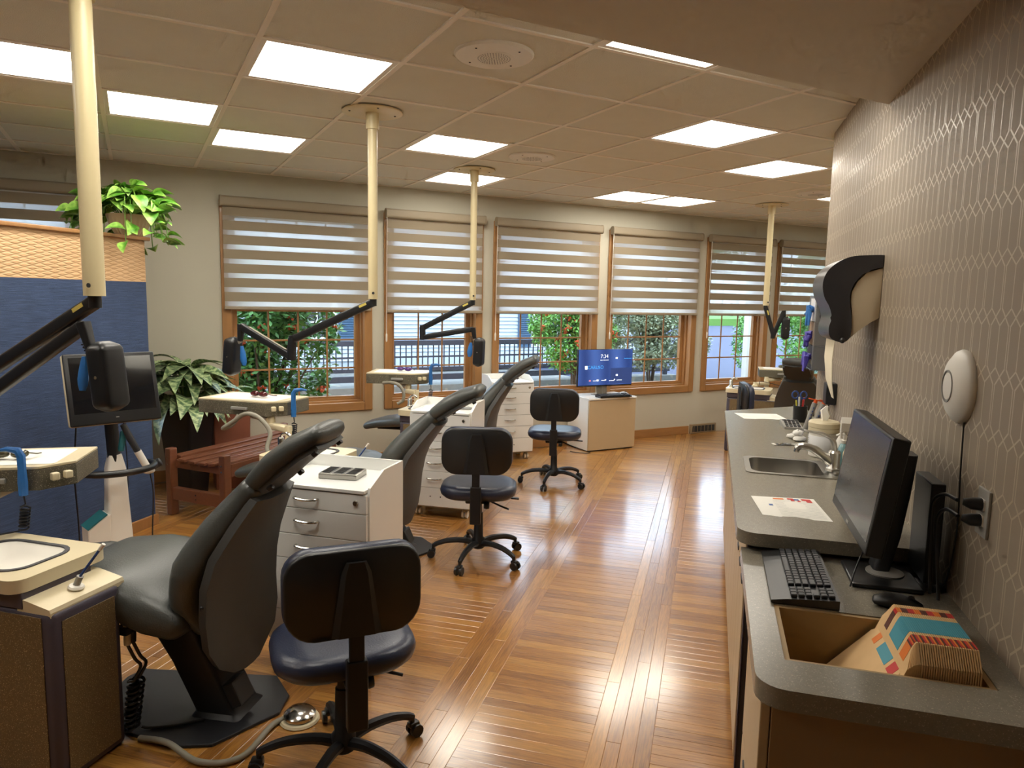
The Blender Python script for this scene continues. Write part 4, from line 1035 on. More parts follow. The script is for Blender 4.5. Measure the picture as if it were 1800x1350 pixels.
def tray_table(label, c, rz, size, post, ztop, lens, glab, syr, mirror=False, sp_=None):
    t = thing('tray_table', label, 'tray table', (c[0], c[1], 0), rz, 'tray tables on swing arms')
    hx, hy = size[0]/2, size[1]/2; ch = .10
    poly = [(-hx, -hy), (hx-ch, -hy), (hx, -hy+ch*.9), (hx, hy), (-hx, hy)]
    B().prism(poly, ztop-.095, ztop-.012, .004).obj('tray_body', 'speck_grey', t, 30)
    B().prism([(x*1.0, y*1.0) for x, y in poly], ztop-.0115, ztop, .003).obj('tray_top', 'cream_plastic', t, 30)
    B().prism(rrect(-hx+.05, hx-.06, -hy+.035, hy-.04, .02), ztop+.0003, ztop+.0018).obj('paper_liner', 'paper', t, 30)
    hb = B()
    # holder clips on the clipped corner and underside
    for k in range(2):
        f = .35+.35*k; q = Vector((hx-ch+ch*f, -hy+ch*.9*f, ztop-.045)); hb.box(q+Vector((.012, -.014, 0)), (.03, .028, .03), (0, 0, R(42)), .006)
    hb.obj('holder_clip', 'cream_plastic', t, 30)
    B().bx((-hx*.15, -hy-.02, ztop-.06), (hx*.25, -hy-.001, ztop-.04), .005).obj('handle', 'grey_plastic', t, 30)
    inv = Matrix.Rotation(-rz, 3, 'Z')
    P = inv @ Vector((post[0]-c[0], post[1]-c[1], 0)); zb = post[2]
    a = B(); bar(a, (0, 0, ztop-.122), (P.x*.55, P.y*.55-.02, ztop-.122), .06, .035); a.bx((-.08, -.08, ztop-.105), (.08, .08, ztop-.0955)); a.obj('swing_arm', 'cream_plastic', t)
    a = B(); bar(a, (P.x*.5, P.y*.5-.02, ztop-.16), (P.x, P.y, ztop-.16), .06, .04); a.cyl((P.x*.55, P.y*.55-.02, ztop-.16), (P.x*.55, P.y*.55-.02, ztop-.085), .022, .022, 12); a.obj('swing_arm', 'cream_plastic', t)
    B().cyl((P.x, P.y, zb), (P.x, P.y, ztop-.14), .021, .021, 16).obj('post', 'cream_plastic', t)
    B().lathe([(.032, zb), (.034, zb+.01), (.022, zb+.02)], (P.x, P.y, 0)).obj('post_collar', 'cream_plastic', t)
    D_ = Vector(syr); qx, qy = sp_ or (hx+.025, -hy+ch*.9+.03); s_ = syringe(t, (qx, qy, ztop-.005), D_)
    B().tube(arc_pts([(qx, qy, ztop-.10), (qx+.005, qy, ztop-.14)], 3)+coil((qx+.005, qy, ztop-.15), (qx-.01, qy+.01, ztop-.24), .016, 7, .003)+arc_pts([(qx-.025, qy+.02, ztop-.25), (P.x+.08, P.y-.02, zb+.06), (P.x+.05, P.y, zb+.02)], 4), .0035, 6).obj('coiled_hose', 'black_plastic', t)
    g = glasses(glab, (c[0]+(.05 if not mirror else -.1), c[1]-.02, ztop+.0025), rz+R(80), lens)
    return t
t1 = tray_table('tray table at the left edge with dark glasses and blue-sleeved syringe', (-2.70, 2.14), R(30), (.56, .36), (-2.53, 1.72, .7006), .955, 'amber_lens', 'dark safety glasses on the left edge tray', (-1, .2, 0), sp_=(.13, -.20))
t2 = tray_table('tray table with red glasses beside the wooden bench', (-2.89, 4.02), R(0), (.60, .34), (-2.52, 3.84, .7006), .95, 'red_lens', 'red-brown safety glasses on the tray above the bench', (.9, .4, 0))
t3 = tray_table('tray table with purple glasses between two windows', (-2.66, 5.80), R(12), (.52, .34), (-2.44, 5.66, .7006), .965, 'purple_lens', 'purple safety glasses on the tray between two windows', (1, .2, 0))
t4 = tray_table('tray table behind the dark chair past the counter end', (.78, 8.75), R(0), (.46, .3), (.50, 8.42, .7006), .885, 'amber_lens', 'dark safety glasses on the tray past the counter end', (-1, -.2, 0))
inv = Vector((t2.location.x, t2.location.y, 0))
B().tube(arc_pts([Vector(p)-inv for p in ((-2.88, 3.84, .855), (-2.90, 3.80, .80), (-2.93, 3.75, .782), (-2.854, 3.75, .83), (-2.77, 3.75, .883), (-2.688, 3.75, .877), (-2.617, 3.75, .825), (-2.582, 3.74, .767), (-2.58, 3.70, .69), (-2.53, 3.68, .63))], 4), .014, 10).obj('suction_hose', 'hose_grey', t2)
inv = Vector((t3.location.x, t3.location.y, 0)); ir = Matrix.Rotation(-R(12), 3, 'Z')
B().tube(arc_pts([ir @ (Vector(p)-inv) for p in ((-2.72, 5.58, .88), (-2.64, 5.57, .89), (-2.56, 5.57, .87), (-2.52, 5.57, .80), (-2.53, 5.57, .74), (-2.57, 5.55, .71))], 4), .014, 10).obj('suction_hose', 'hose_grey', t3)

# ================================================================== SCANNER CART by the partition
sc = thing('scanner_cart', 'white dental scanner stand with tilted dark screen before the navy partition', 'scanner', (-3.25, 3.22, 0), R(62))
# local frame: screen faces -y
B().loft([[(x, y, z) for x, y in rrect(-w1, w1, -d1, d1, .02, 3)] for z, w1, d1 in ((.075, .075, .06), (.45, .055, .05), (.62, .05, .045), (.70, .035, .03))]).obj('column', 'white_plastic', sc, 40)
for k in range(5):
    an = R(72*k+20); c_, s_ = math.cos(an), math.sin(an)
    B().tube([(0, 0, .10), (c_*.15, s_*.15, .085), (c_*.28, s_*.28, .07)], [.035, .03, .02], 10).obj('base_leg', 'white_plastic', sc)
    cs = B(); cs.cyl((c_*.28-s_*.014, s_*.28+c_*.014, .03), (c_*.28+s_*.014, s_*.28-c_*.014, .03), .03, .03, 16); cs.cyl((c_*.28, s_*.28, .04), (c_*.28, s_*.28, .075), .01, .01, 8); cs.obj('caster', 'dark_plastic', sc)
B().prism([(-.17, .08), (-.05, .08), (-.05, .37), (-.07, .37), (-.17, .30)], -.06, .06, .008, mx=Matrix(((1, 0, 0, 0), (0, 0, 1, 0), (0, 1, 0, 0), (0, 0, 0, 1)))).obj('base_housing', 'white_plastic', sc, 30)
B().box((-.12, 0, .339), (.125, .122, .008), (0, R(-35), 0)).obj('teal_edge', 'teal_plastic', sc, 0)
# ring handle
rp = [(.19*math.cos(R(a)), -.05+.15*math.sin(R(a)), .63) for a in range(-200, 21, 10)]
B().tube(rp, .019, 10).obj('ring_handle', 'black_plastic', sc)
B().lathe([(.02, 0), (.025, .005), (.025, .05), (.02, .055)], (.20, -.0, .60), 14, (R(20), R(60), 0)).obj('handle_end', 'dark_plastic', sc)
nk = B(); bar(nk, (0, 0, .66), (-.01, .01, .93), .07, .05); nk.obj('neck', 'black_plastic', sc)
B().box((.03, -.045, .78), (.035, .025, .12), (0, R(10), 0), .01).obj('teal_holder', 'teal_plastic', sc, 30)
wd = B().tube([(.03, -.07, .88), (.06, -.08, .80), (.095, -.085, .72)], [.017, .02, .019], 10).obj('wand_grip', 'dark_plastic', sc)
B().tube([(.095, -.085, .72), (.15, -.09, .60)], [.021, .021], 10).obj('wand_body', 'white_plastic', wd)
B().sphere((.15, -.09, .595), .026, (1.3, 1, .6)).obj('wand_cradle', 'white_plastic', sc)
B().tube(arc_pts([(.155, -.09, .59), (.18, -.06, .45), (.18, -.02, .20), (.19, 0, .02)], 6), .004, 6).obj('wand_cord', 'black_plastic', sc)
B().tube(arc_pts([(.07, .05, .9), (.085, .06, .6), (.08, .07, .35), (.09, .08, .02)], 6), .003, 6).obj('power_cord', 'black_plastic', sc)
B().tube(arc_pts([(-.17, .05, .9), (-.19, .06, .6), (-.18, .07, .3), (-.18, .08, .02)], 6), .0045, 6).obj('power_cord', 'black_plastic', sc)
sr = (R(-14), 0, 0)
scr = B().box((0, 0, 0), (.47, .035, .40), None, .014, 3).obj('screen_housing', 'cream_plastic', sc, 40); scr.location = (0, -.01, 1.08); scr.rotation_euler = sr
B().box((0, -.0275, 0), (.468, .02, .398), None, .009, 3).obj('bezel', 'black_plastic', scr, 40)
B().box((0, -.0378, .022), (.42, .0006, .31)).obj('display', 'screen_glass', scr, 0)
B().box((.0, -.0379, -.165), (.016, .0006, .004)).obj('badge', 'grey_plastic', scr, 0)

# ================================================================== WOODEN BENCH
bn_ = thing('bench', 'reddish brown slatted wooden bench below the big plant', 'bench', (-3.42, 4.78, 0), R(82))
bn_.scale = (1, 1, 1.06)
L2, Wd = .62, .285
for sx in (-1, 1):
    for sy in (-1, 1):
        p = B().box((sx*(L2-.03), sy*(Wd-.025), .235), (.065, .055, .47), None, .008).obj('post', 'bench_wood', bn_, 30)
        for z in (.40, .36): B().lathe([(.002, -.002), (.006, -.001), (.006, .002)], (sx*(L2+.0035), sy*(Wd-.025), z), 8, (0, R(90*sx), 0)).obj('bolt', 'chrome', p)
    e = B().box((sx*(L2-.03), 0, .155), (.05, 2*Wd-.106, .085), None, .004).obj('end_rail', 'bench_wood', bn_, 30)
    for z in (.17, .14): B().lathe([(.002, -.002), (.006, -.001), (.006, .002)], (sx*(L2-.0035), .0, z), 8, (0, R(90*sx), 0)).obj('bolt', 'chrome', e)
    ap = B(); pr_ = []
    for k in range(13):
        y = -Wd+.053+(2*Wd-.106)*k/12; pr_.append((y, .395-.022*(1-(y/Wd)**2)))
    ap.prism(pr_+[(Wd-.053, .33), (-Wd+.053, .33)], sx*(L2-.045)-.0, sx*(L2-.045)+.02, mx=Matrix(((0, 0, 1, 0), (1, 0, 0, 0), (0, 1, 0, 0), (0, 0, 0, 1)))); ap.obj('end_apron', 'bench_wood', bn_, 30)
for sy in (-1, 1): B().box((0, sy*(Wd-.012), .36), (2*L2-.125, .022, .085), None, .003).obj('side_apron', 'bench_wood', bn_, 30)
for k in range(6):
    y = -Wd+.045+k*(2*Wd-.09)/5; z = .412-.024*(1-(y/Wd)**2)
    ins = .066 if k in (0, 5) else .015
    B().box((0, y, z), (2*(L2-ins), .070, .019), (R(-6*y/Wd*-1), 0, 0), .004).obj('slat', 'bench_wood', bn_, 30)

# ================================================================== PLANTS
def leaf_mesh(name, L_, W_, droop, material, tip=1.0):
    nx, bmx = 9, B(); rows = []
    for i in range(nx+1):
        u_ = i/nx; wv = W_*math.sin(math.pi*u_**.75)**.8*(1-.15*u_) if 0 < u_ < 1 else .0015
        x = L_*(u_-.18*droop*u_*u_); z = L_*(.30*u_-droop*u_*u_)
        rows.append([(x, -wv, z+wv*.28), (x, -wv*.5, z+wv*.10), (x, 0, z), (x, wv*.5, z+wv*.10), (x, wv, z+wv*.28)])
    bmx.loft(rows, cap=False, close=False)
    return bmx.obj(name, material, None, 80, norm=False)
bp_ = wp(.34, 6.22)
pl_ = thing('tall_potted_plant', 'large variegated leafy plant in a tall black pot by the window', 'potted plant', (bp_.x, bp_.y, 0), 0)
B().loft([[(x, y, z) for x, y in rrect(-h, h, -h, h, .02, 3)] for z, h in ((.0, .105), (.68, .155), (.70, .16), (.70, .14), (.62, .135))]).obj('pot', 'pot_black', pl_, 30)
B().lathe([(.005, .635), (.13, .63), (.13, .62)]).obj('soil', 'soil', pl_)
rnd = random.Random(4)
lm = [leaf_mesh('leaf', .33, .074, .80, 'leaf_mottled'), leaf_mesh('leaf', .30, .070, 1.05, 'leaf_mottled'), leaf_mesh('leaf', .34, .072, .60, 'leaf_mottled')]
used = [0, 0, 0]
st = B()
for k in range(78):
    an = k*2.39996; f = k/77
    el = 1.25-1.5*f+rnd.uniform(-.15, .15); r_ = .03+.11*f; h = 1.0-.30*f**1.2+rnd.uniform(-.03, .05)
    o0 = Vector((r_*math.cos(an), r_*math.sin(an), h)); which = rnd.randrange(3)
    src = lm[which]; o = src if not used[which] else share(src); used[which] = 1
    o.parent = pl_; o.location = o0; o.rotation_euler = (rnd.uniform(-.35, .35), -el*.55, an+rnd.uniform(-.2, .2)); s_ = rnd.uniform(.8, 1.15); o.scale = (s_, s_, s_)
    if k % 2 == 0: st.tube([(o0.x*.2, o0.y*.2, .63), (o0.x*.6, o0.y*.6, .63+(h-.63)*.7), o0], .005, 5)
st.obj('stems', 'leaf_pothos', pl_)
bq = wp(.68, 6.36)
bx_ = thing('brown_planter', 'reddish brown square planter box beside the tall black pot', 'planter', (bq.x, bq.y, 0), WROT)
B().loft([[(x, y, z) for x, y in rrect(-h, h, -h, h, .01, 2)] for z, h in ((.0, .135), (.70, .145), (.70, .125), (.62, .125))]).obj('box', 'brown_box', bx_, 30)
B().lathe([(.005, .63), (.12, .628), (.12, .62)]).obj('soil', 'soil', bx_)
src = leaf_mesh('leaf', .17, .04, .75, 'leaf_mottled'); src.parent = bx_
for k in range(16):
    o = src if k == 0 else share(src, bx_); an = k*2.4; o.location = (.03*math.cos(an), .03*math.sin(an), .66+.01*k); o.rotation_euler = (rnd.uniform(-.3, .3), -rnd.uniform(.1, .8), an)
# trailing plant on the partition
po = thing('trailing_plant', 'bright green trailing plant in a fluted pot on the partition', 'potted plant', (-3.755, 3.93, 1.99), 0)
ft = B(); rings = []
for z, r_ in ((0, .075), (.02, .09), (.07, .115), (.12, .13), (.135, .138), (.135, .12), (.10, .11)):
    rings.append([((r_+(.004 if k % 2 and z < .13 else 0))*math.cos(k*math.pi/28), (r_+(.004 if k % 2 and z < .13 else 0))*math.sin(k*math.pi/28), z) for k in range(56)])
ft.loft(rings); ft.obj('pot', 'pot_ceramic', po, 20)
B().lathe([(.005, .112), (.11, .11), (.11, .10)]).obj('soil', 'soil', po)
src = leaf_mesh('leaf', .115, .043, .6, 'leaf_pothos'); src.parent = po; first = True
vs_ = B()
for k in range(36):
    an = k*2.4+rnd.uniform(-.3, .3); rr = rnd.uniform(.10, .29); hp_ = rnd.uniform(.10, .26); trail = rnd.random() < .45
    pts = [(.04*math.cos(an), .04*math.sin(an), .11), (rr*.55*math.cos(an), rr*.55*math.sin(an), .12+hp_*.8), (rr*math.cos(an), rr*math.sin(an), .11+hp_*.55)]
    if trail: pts.append((rr*1.18*math.cos(an), rr*1.18*math.sin(an), .02-rnd.uniform(0, .12)*(1 if math.cos(an) > .2 or math.sin(an) > .3 else 0)))
    cv = arc_pts(pts, 4); vs_.tube(cv, .003, 5)
    for q, P in enumerate(cv[3:]):
        if rnd.random() < .88:
            o = src if first else share(src, po); first = False
            o.location = P; s_ = rnd.uniform(.75, 1.25); o.scale = (s_, s_, s_); o.rotation_euler = (rnd.uniform(-.7, .7), rnd.uniform(-.6, .7), an+rnd.uniform(-1.3, 1.3))
vs_.obj('vines', 'leaf_pothos', po)

# ================================================================== COMPUTER CABINET BY THE WINDOWS
pb = thing('computer_cabinet', 'low cream cabinet carrying the blue screen by the windows', 'cabinet', wp(4.262, 6.25, 0), WROT)
B().bx((0, .018, .012), (.622, .42, .562)).obj('carcass', 'cart_white', pb, 0)
B().bx((.002, .0, .014), (.62, .0175, .558), .002).obj('door', 'cabinet', pb, 30)
B().bx((-.004, -.006, .5625), (.626, .424, .582), .003).obj('top_board', 'cart_white', pb, 30)
B().bx((.01, .02, 0), (.612, .41, .0119)).obj('plinth', 'cabinet_dark', pb, 0)
mo = thing('desktop_screen', 'computer screen showing a blue lock screen by the window', 'monitor', wp(4.575, 6.43, .5825), WROT+R(-2))
B().bx((-.11, -.05, 0), (.11, .10, .008), .003).obj('foot', 'steel', mo, 30)
nk = B(); bar(nk, (-.04, .03, .008), (-.04, .06, .20), .07, .014, Vector((0, 1, 0))); bar(nk, (.03, .03, .008), (.03, .06, .20), .05, .014, Vector((0, 1, 0))); nk.obj('stand', 'steel', mo)
sb = B().box((0, 0, .31), (.715, .03, .41), None, .006).obj('screen_housing', 'black_plastic', mo, 30)
B().box((0, -.0154, .315), (.70, .0006, .39)).obj('display', 'screen_blue', mo, 0)
def text(parent, s_, loc, size, material, rot=(R(90), 0, 0), name='lettering'):
    cu = bpy.data.curves.new(name, 'FONT'); cu.body = s_; cu.size = size; cu.align_x = 'CENTER'; cu.align_y = 'CENTER'; cu.extrude = .0002
    o = bpy.data.objects.new(name, cu); COL.objects.link(o); bpy.context.view_layer.update()
    me = bpy.data.meshes.new_from_object(o); bpy.data.objects.remove(o); me.materials.clear(); me.materials.append(M[material])
    k = bpy.data.objects.new(name, me); COL.objects.link(k); k.parent = parent; k.location = loc; k.rotation_euler = rot; return k
dsp = [c for c in children(mo) if c.name.startswith('display')][0]
text(dsp, '7:34', (-.02, -.0162, .435), .06, 'screen_white')
B().bx((-.075, -.0166, .392), (.035, -.016, .397)).obj('date_line', 'screen_white', dsp, 0)
text(dsp, 'CARUSO', (-.13, -.0162, .315), .052, 'screen_cyan')
B().bx((-.268, -.0166, .295), (-.235, -.016, .335)).obj('tooth_logo', 'screen_white', dsp, 0)
B().bx((.065, -.0166, .125), (.345, -.016, .305)).obj('dark_pane', 'screen_dark', dsp, 0)
for x, z, h, mt_ in ((.14, .415, .02, 'screen_white'), (.15, .225, .02, 'screen_white'), (-.20, .17, .018, 'screen_pink'), (-.10, .172, .02, 'screen_white'), (.0, .175, .014, 'screen_white'), (.12, .177, .012, 'screen_white')):
    B().bx((x-h*.7, -.0172, z-h/2), (x+h*.7, -.0167, z+h/2)).obj('icon', mt_, dsp, 0)
for x, z, l_ in ((-.16, .168, .05), (-.05, .17, .05), (.05, .165, .07), (.15, .168, .07), (.24, .41, .10)):
    B().bx((x, -.0172, z-.003), (x+l_, -.0167, z+.003)).obj('caption', 'screen_cyan' if x > .2 else 'screen_white', dsp, 0)
def keyboard(label, loc, rz, L_, W_, key_mat='dark_plastic', rows=6, cols=19, wrist=.0):
    t = thing('keyboard', label, 'keyboard', loc, rz)
    B().loft([[(-L_/2, -W_/2-wrist, .002), (-L_/2, W_/2, .002), (-L_/2, W_/2, .026), (-L_/2, -W_/2, .016), (-L_/2, -W_/2-wrist, .009)], [(L_/2, -W_/2-wrist, .002), (L_/2, W_/2, .002), (L_/2, W_/2, .026), (L_/2, -W_/2, .016), (L_/2, -W_/2-wrist, .009)]]).obj('case', 'black_plastic', t, 30)
    kx = (L_-.02)/cols; ky = (W_-.016)/rows; proto = {}
    for r_ in range(rows):
        x = 0
        while x < cols:
            w_ = 6 if (r_ == 0 and x == 4) else (2 if (x in (0, 13) and r_ in (1, 2, 3)) else 1)
            if x in (15,) or (r_ == 3 and x in (16, 17)) : x += 1; continue
            w_ = min(w_, cols-x)
            if w_ not in proto: proto[w_] = B().box((0, 0, 0), (kx*w_-.0025, ky-.0025, .009), None, .0018, 1).obj('key', key_mat, t, 30); ob = proto[w_]
            else: ob = share(proto[w_], t)
            yy = -W_/2+.008+(r_+.5)*ky; ob.location = (-L_/2+.01+(x+w_/2)*kx, yy, .016+(yy+W_/2)/W_*.010+.0045); ob.rotation_euler = (math.atan2(.01, W_), 0, 0)
            x += w_
    return t
kp = wp(4.60, 6.285, .5825)
keyboard('slim keyboard in front of the blue screen', tuple(kp), WROT+R(-3), .40, .12)
mp_ = wp(4.82, 6.40, .5825)
def mouse(label, loc, rz, material='black_plastic'):
    t = thing('computer_mouse', label, 'mouse', loc, rz)
    B().cushion([(-.052, .012), (-.03, .016), (0, .018), (.03, .015), (.05, .010)], [.022, .031, .032, .030, .024], [.010, .0155, .0178, .0148, .0095], 2.3, 20).obj('shell', material, t, 70)
    B().lathe([(.003, -.003), (.008, -.003), (.008, .003), (.003, .003)], (.028, 0, .031), 12, (R(90), 0, 0)).obj('scroll_wheel', 'dark_plastic', t)
    return t
mouse('pale mouse beside the keyboard under the blue screen', tuple(mp_), WROT, 'grey_plastic')

# ================================================================== THINGS ON THE COUNTER
# desk monitor, its plate foot on the lower desk top
dm = thing('desk_monitor', 'black monitor on the desk with its dark screen facing left', 'monitor', (.515, 2.19, ZL+.0005), 0)   # local: screen faces -x
B().bx((-.105, -.115, 0), (.075, .075, .012), .004).obj('foot', 'black_plastic', dm, 30)
B().lathe([(.05, .012), (.05, .016), (.035, .018)], (-.0, 0, 0), 28).obj('turntable', 'grey_plastic', dm)
B().loft([[(x+dx, y+.03, z) for x, y in rrect(-.022, .022, -.04, .04, .012, 3)] for z, dx in ((.018, -.01), (.12, .012), (.25, .028), (.36, .038))]).obj('stand', 'dark_plastic', dm, 40)
scr = B().box((0, 0, 0), (.045, .54, .325), None, .006).obj('screen_housing', 'black_plastic', dm, 30); scr.location = (-.052, .075, .275); scr.rotation_euler = (0, R(8), 0)
B().box((-.0228, 0, .012), (.0008, .505, .285)).obj('display', 'screen_off', scr, 0)
B().box((.035, 0, -.01), (.03, .30, .2), None, .008).obj('rear_bulge', 'black_plastic', scr, 30)
B().box((-.023, 0, -.148), (.0008, .03, .008)).obj('badge', 'grey_plastic', scr, 0)
pcb = thing('mini_computer', 'slim black computer box standing behind the desk monitor', 'computer', (.612, 2.20, ZU-.06+.0006), 0)
B().bx((-.018, -.085, .018), (.018, .075, .30), .004).obj('case', 'black_plastic', pcb, 30)
B().lathe([(.045, 0), (.05, .003), (.045, .008), (.015, .012), (.012, .02)], (0, -.05, 0), 28).obj('foot', 'black_plastic', pcb)
keyboard('black office keyboard with wrist rest on the lower desk top', (.287, 2.085, ZL+.0005), R(90)+R(-0), .385, .125, 'dark_plastic', 6, 19, .04)
# turn so that the wrist rest faces the room
bpy.data.objects['keyboard.001'].rotation_euler = (0, 0, R(-90))
mouse('black mouse on the desk next to the folders', (.50, 1.965, ZL+.0005), R(-12))
def cable(name, label, pts, r_, material='black_plastic'):
    return tag(B().tube(arc_pts(pts, 6), r_, 8).obj(name, material), label, 'cable')
cable('monitor_cable', 'black cable looping from keyboard to the desk monitor', [(.40, 2.05, ZL+.012), (.42, 2.10, ZL+.045), (.455, 2.165, ZL+.085), (.50, 2.215, ZL+.07), (.565, 2.27, ZL+.012)], .0025)
cable('power_cable', 'thick black power cord hanging from the upper outlet plug', [(.605, 1.945, 1.158), (.598, 2.02, 1.152), (.59, 2.075, 1.11), (.592, 2.065, .98), (.60, 2.07, ZL+.01)], .0048)
cable('power_cable', 'thick black power cord hanging from the lower outlet plug', [(.605, 1.93, 1.122), (.598, 2.0, 1.118), (.592, 2.035, 1.08), (.598, 2.03, .98), (.61, 2.03, ZL+.01)], .0048)
# outlet with two plugs on the wall
ol = thing('wall_outlet', 'steel wall outlet plate beside the desk monitor', 'outlet', (XW, 1.915, 1.14), 0)
B().bx((-.007, -.036, -.058), (0, .036, .058), .002).obj('plate', 'grey_plastic', ol, 30)
for z in (.02, -.02):
    B().bx((-.0095, -.017, z-.014), (-.007, .017, z+.014), .003).obj('socket', 'white_plastic', ol, 30)
    p = B(); p.tube([(-.010, 0, z), (-.03, 0, z), (-.048, .004, z+.002)], [.016, .015, .008], 10); p.obj('plug', 'black_plastic', ol)
# network disc on the wall and its wire
ds = thing('network_disc', 'round white network disc mounted on the patterned wall', 'wireless unit', (XW, 2.145, 1.42), 0)
B().lathe([(.01, -.042), (.045, -.040), (.075, -.032), (.095, -.018), (.10, -.008), (.098, 0)], (0, 0, 0), 44, (0, R(90), 0)).obj('shell', 'white_plastic', ds, 60)
B().lathe([(.0405, -.0405), (.0405, -.0425), (.0435, -.0425), (.0435, -.0395)], (0, 0, 0), 40, (0, R(90), 0)).obj('ring_groove', 'grey_plastic', ds, 60)
cable('wall_wire', 'thin dark wire running down the wall from the white disc', [(XW-.006, 2.10, 1.33), (XW-.006, 2.09, 1.2), (XW-.006, 2.075, 1.05), (XW-.012, 2.09, ZL+.06), (XW-.02, 2.12, ZL+.006)], .0022)
# calendar sheets
def sheet(label, pts, z):
    t = thing('paper_sheet', label, 'paper', (pts[0][0], pts[0][1], z), 0)
    P0 = Vector((*pts[0], 0)); L_ = [(x-P0.x, y-P0.y) for x, y in pts]
    b = B(); n = 6
    A_, B_, C_, D_ = [Vector((x, y, 0)) for x, y in L_]
    top = []
    for i in range(n+1):
        row = []
        for j in range(n+1):
            u_, v = i/n, j/n; q = A_*(1-u_)*(1-v)+B_*u_*(1-v)+C_*u_*v+D_*(1-u_)*v
            q.z = .0012+.0022*math.sin(u_*3.1)*math.sin(v*4); row.append(q)
        top.append(row)
    vv = [[b.bm.verts.new(q) for q in row] for row in top]
    for i in range(n):
        for j in range(n): b.bm.faces.new((vv[i][j], vv[i+1][j], vv[i+1][j+1], vv[i][j+1]))
    b.obj('sheet', 'paper', t, 60, norm=False)
    def at(u_, v): q = A_*(1-u_)*(1-v)+B_*u_*(1-v)+C_*u_*v+D_*(1-u_)*v; return (q.x, q.y, .0018+.0022*math.sin(u_*3.1)*math.sin(v*4))
    return t, at
t, at = sheet('white calendar page with red and blue boxes on the raised counter', [(.172, 2.735), (.393, 2.766), (.42, 2.491), (.198, 2.498)], ZU)
for (u0, u1, v0, v1, mt_) in ((.33, .5, .06, .14, 'label_orange'), (.56, .66, .04, .12, 'label_red'), (.66, .74, .06, .15, 'ink_blue'), (.78, .93, .04, .14, 'label_red'), (.6, .66, .12, .2, 'label_red'), (.7, .75, .15, .22, 'label_red'), (.84, .93, .14, .22, 'label_red'), (.2, .26, .42, .5, 'ink_blue')):
    B().quad(at(u0, v0), at(u1, v0), at(u1, v1), at(u0, v1)).obj('print', mt_, t, 0)
for k in range(14):
    v = .2+k*.055
    B().quad(at(.3, v), at(.95, v), at(.95, v+.006), at(.3, v+.006)).obj('ruled_line', 'ink_grey', t, 0)
t, at = sheet('blank white sheet at the far end of the raised counter', [(.166, 4.821), (.434, 4.884), (.483, 4.669), (.221, 4.606)], ZU)
for k in range(6):
    v = .2+k*.1; B().quad(at(.08, v), at(.9, v), at(.9, v+.012), at(.08, v+.012)).obj('ruled_line', 'ink_grey', t, 0)
# tub of wipes
wt = thing('wipes_tub', 'white tub of wipes with a tissue poking out, behind the faucet', 'tub', (.535, 3.60, ZU+.0003), 0)
B().lathe([(.058, 0), (.062, .004), (.064, .115), (.06, .118)], n=36).obj('tub_body', 'white_plastic', wt)
B().lathe([(.0645, .02), (.0652, .021), (.0652, .10), (.0645, .101)], n=36).obj('label_wrap', 'box_white', wt)
B().lathe([(.06, .1185), (.069, .119), (.069, .138), (.066, .14), (.070, .141), (.070, .162), (.062, .17), (.01, .172)], n=36).obj('lid', 'cream_plastic', wt)
g = B(); g.loft([[(.02*math.cos(k*.785)*f+ox, .008*math.sin(k*.785)*f*(1+.6*(k % 2)), z) for k in range(8)] for z, f, ox in ((.172, .6, 0), (.195, 1.1, .004), (.22, .9, -.004), (.24, .35, .006))]); g.obj('wipe', 'paper', wt, 60)
for k in range(7): B().box((-.0653, 0, .032+k*.009), (.0005, .06-.006*(k % 3), .002)).obj('print_line', 'ink_grey', wt, 0)
# hand sanitiser pump bottle
hs3 = thing('sanitizer_bottle', 'clear pump bottle of hand gel beside the faucet', 'bottle', (.585, 3.36, ZU+.0003), 0)
B().loft([[(x*1.0, y, z) for x, y in rrect(-a, a, -b_, b_, .012, 4)] for z, a, b_ in ((0, .022, .032), (.08, .022, .032), (.10, .016, .022), (.11, .012, .012))]).obj('bottle', 'gel', hs3, 40)
B().bx((-.0228, -.026, .018), (-.0222, .026, .075)).obj('label', 'blue_plastic', hs3, 0)
B().bx((-.0233, -.026, .06), (-.0229, .026, .075)).obj('label_band', 'label_red', hs3, 0)
text(hs3, 'Purell', (-.0236, 0, .045), .018, 'screen_white', (R(90), 0, R(-90)))  # lettering glows, it borrows the emissive screen material
B().lathe([(.012, .11), (.013, .112), (.013, .125), (.005, .127), (.005, .15)], n=14).obj('pump', 'white_plastic', hs3)
B().tube([(.0, 0, .15), (-.02, 0, .15), (-.032, 0, .142)], .005, 8).obj('nozzle', 'white_plastic', hs3)
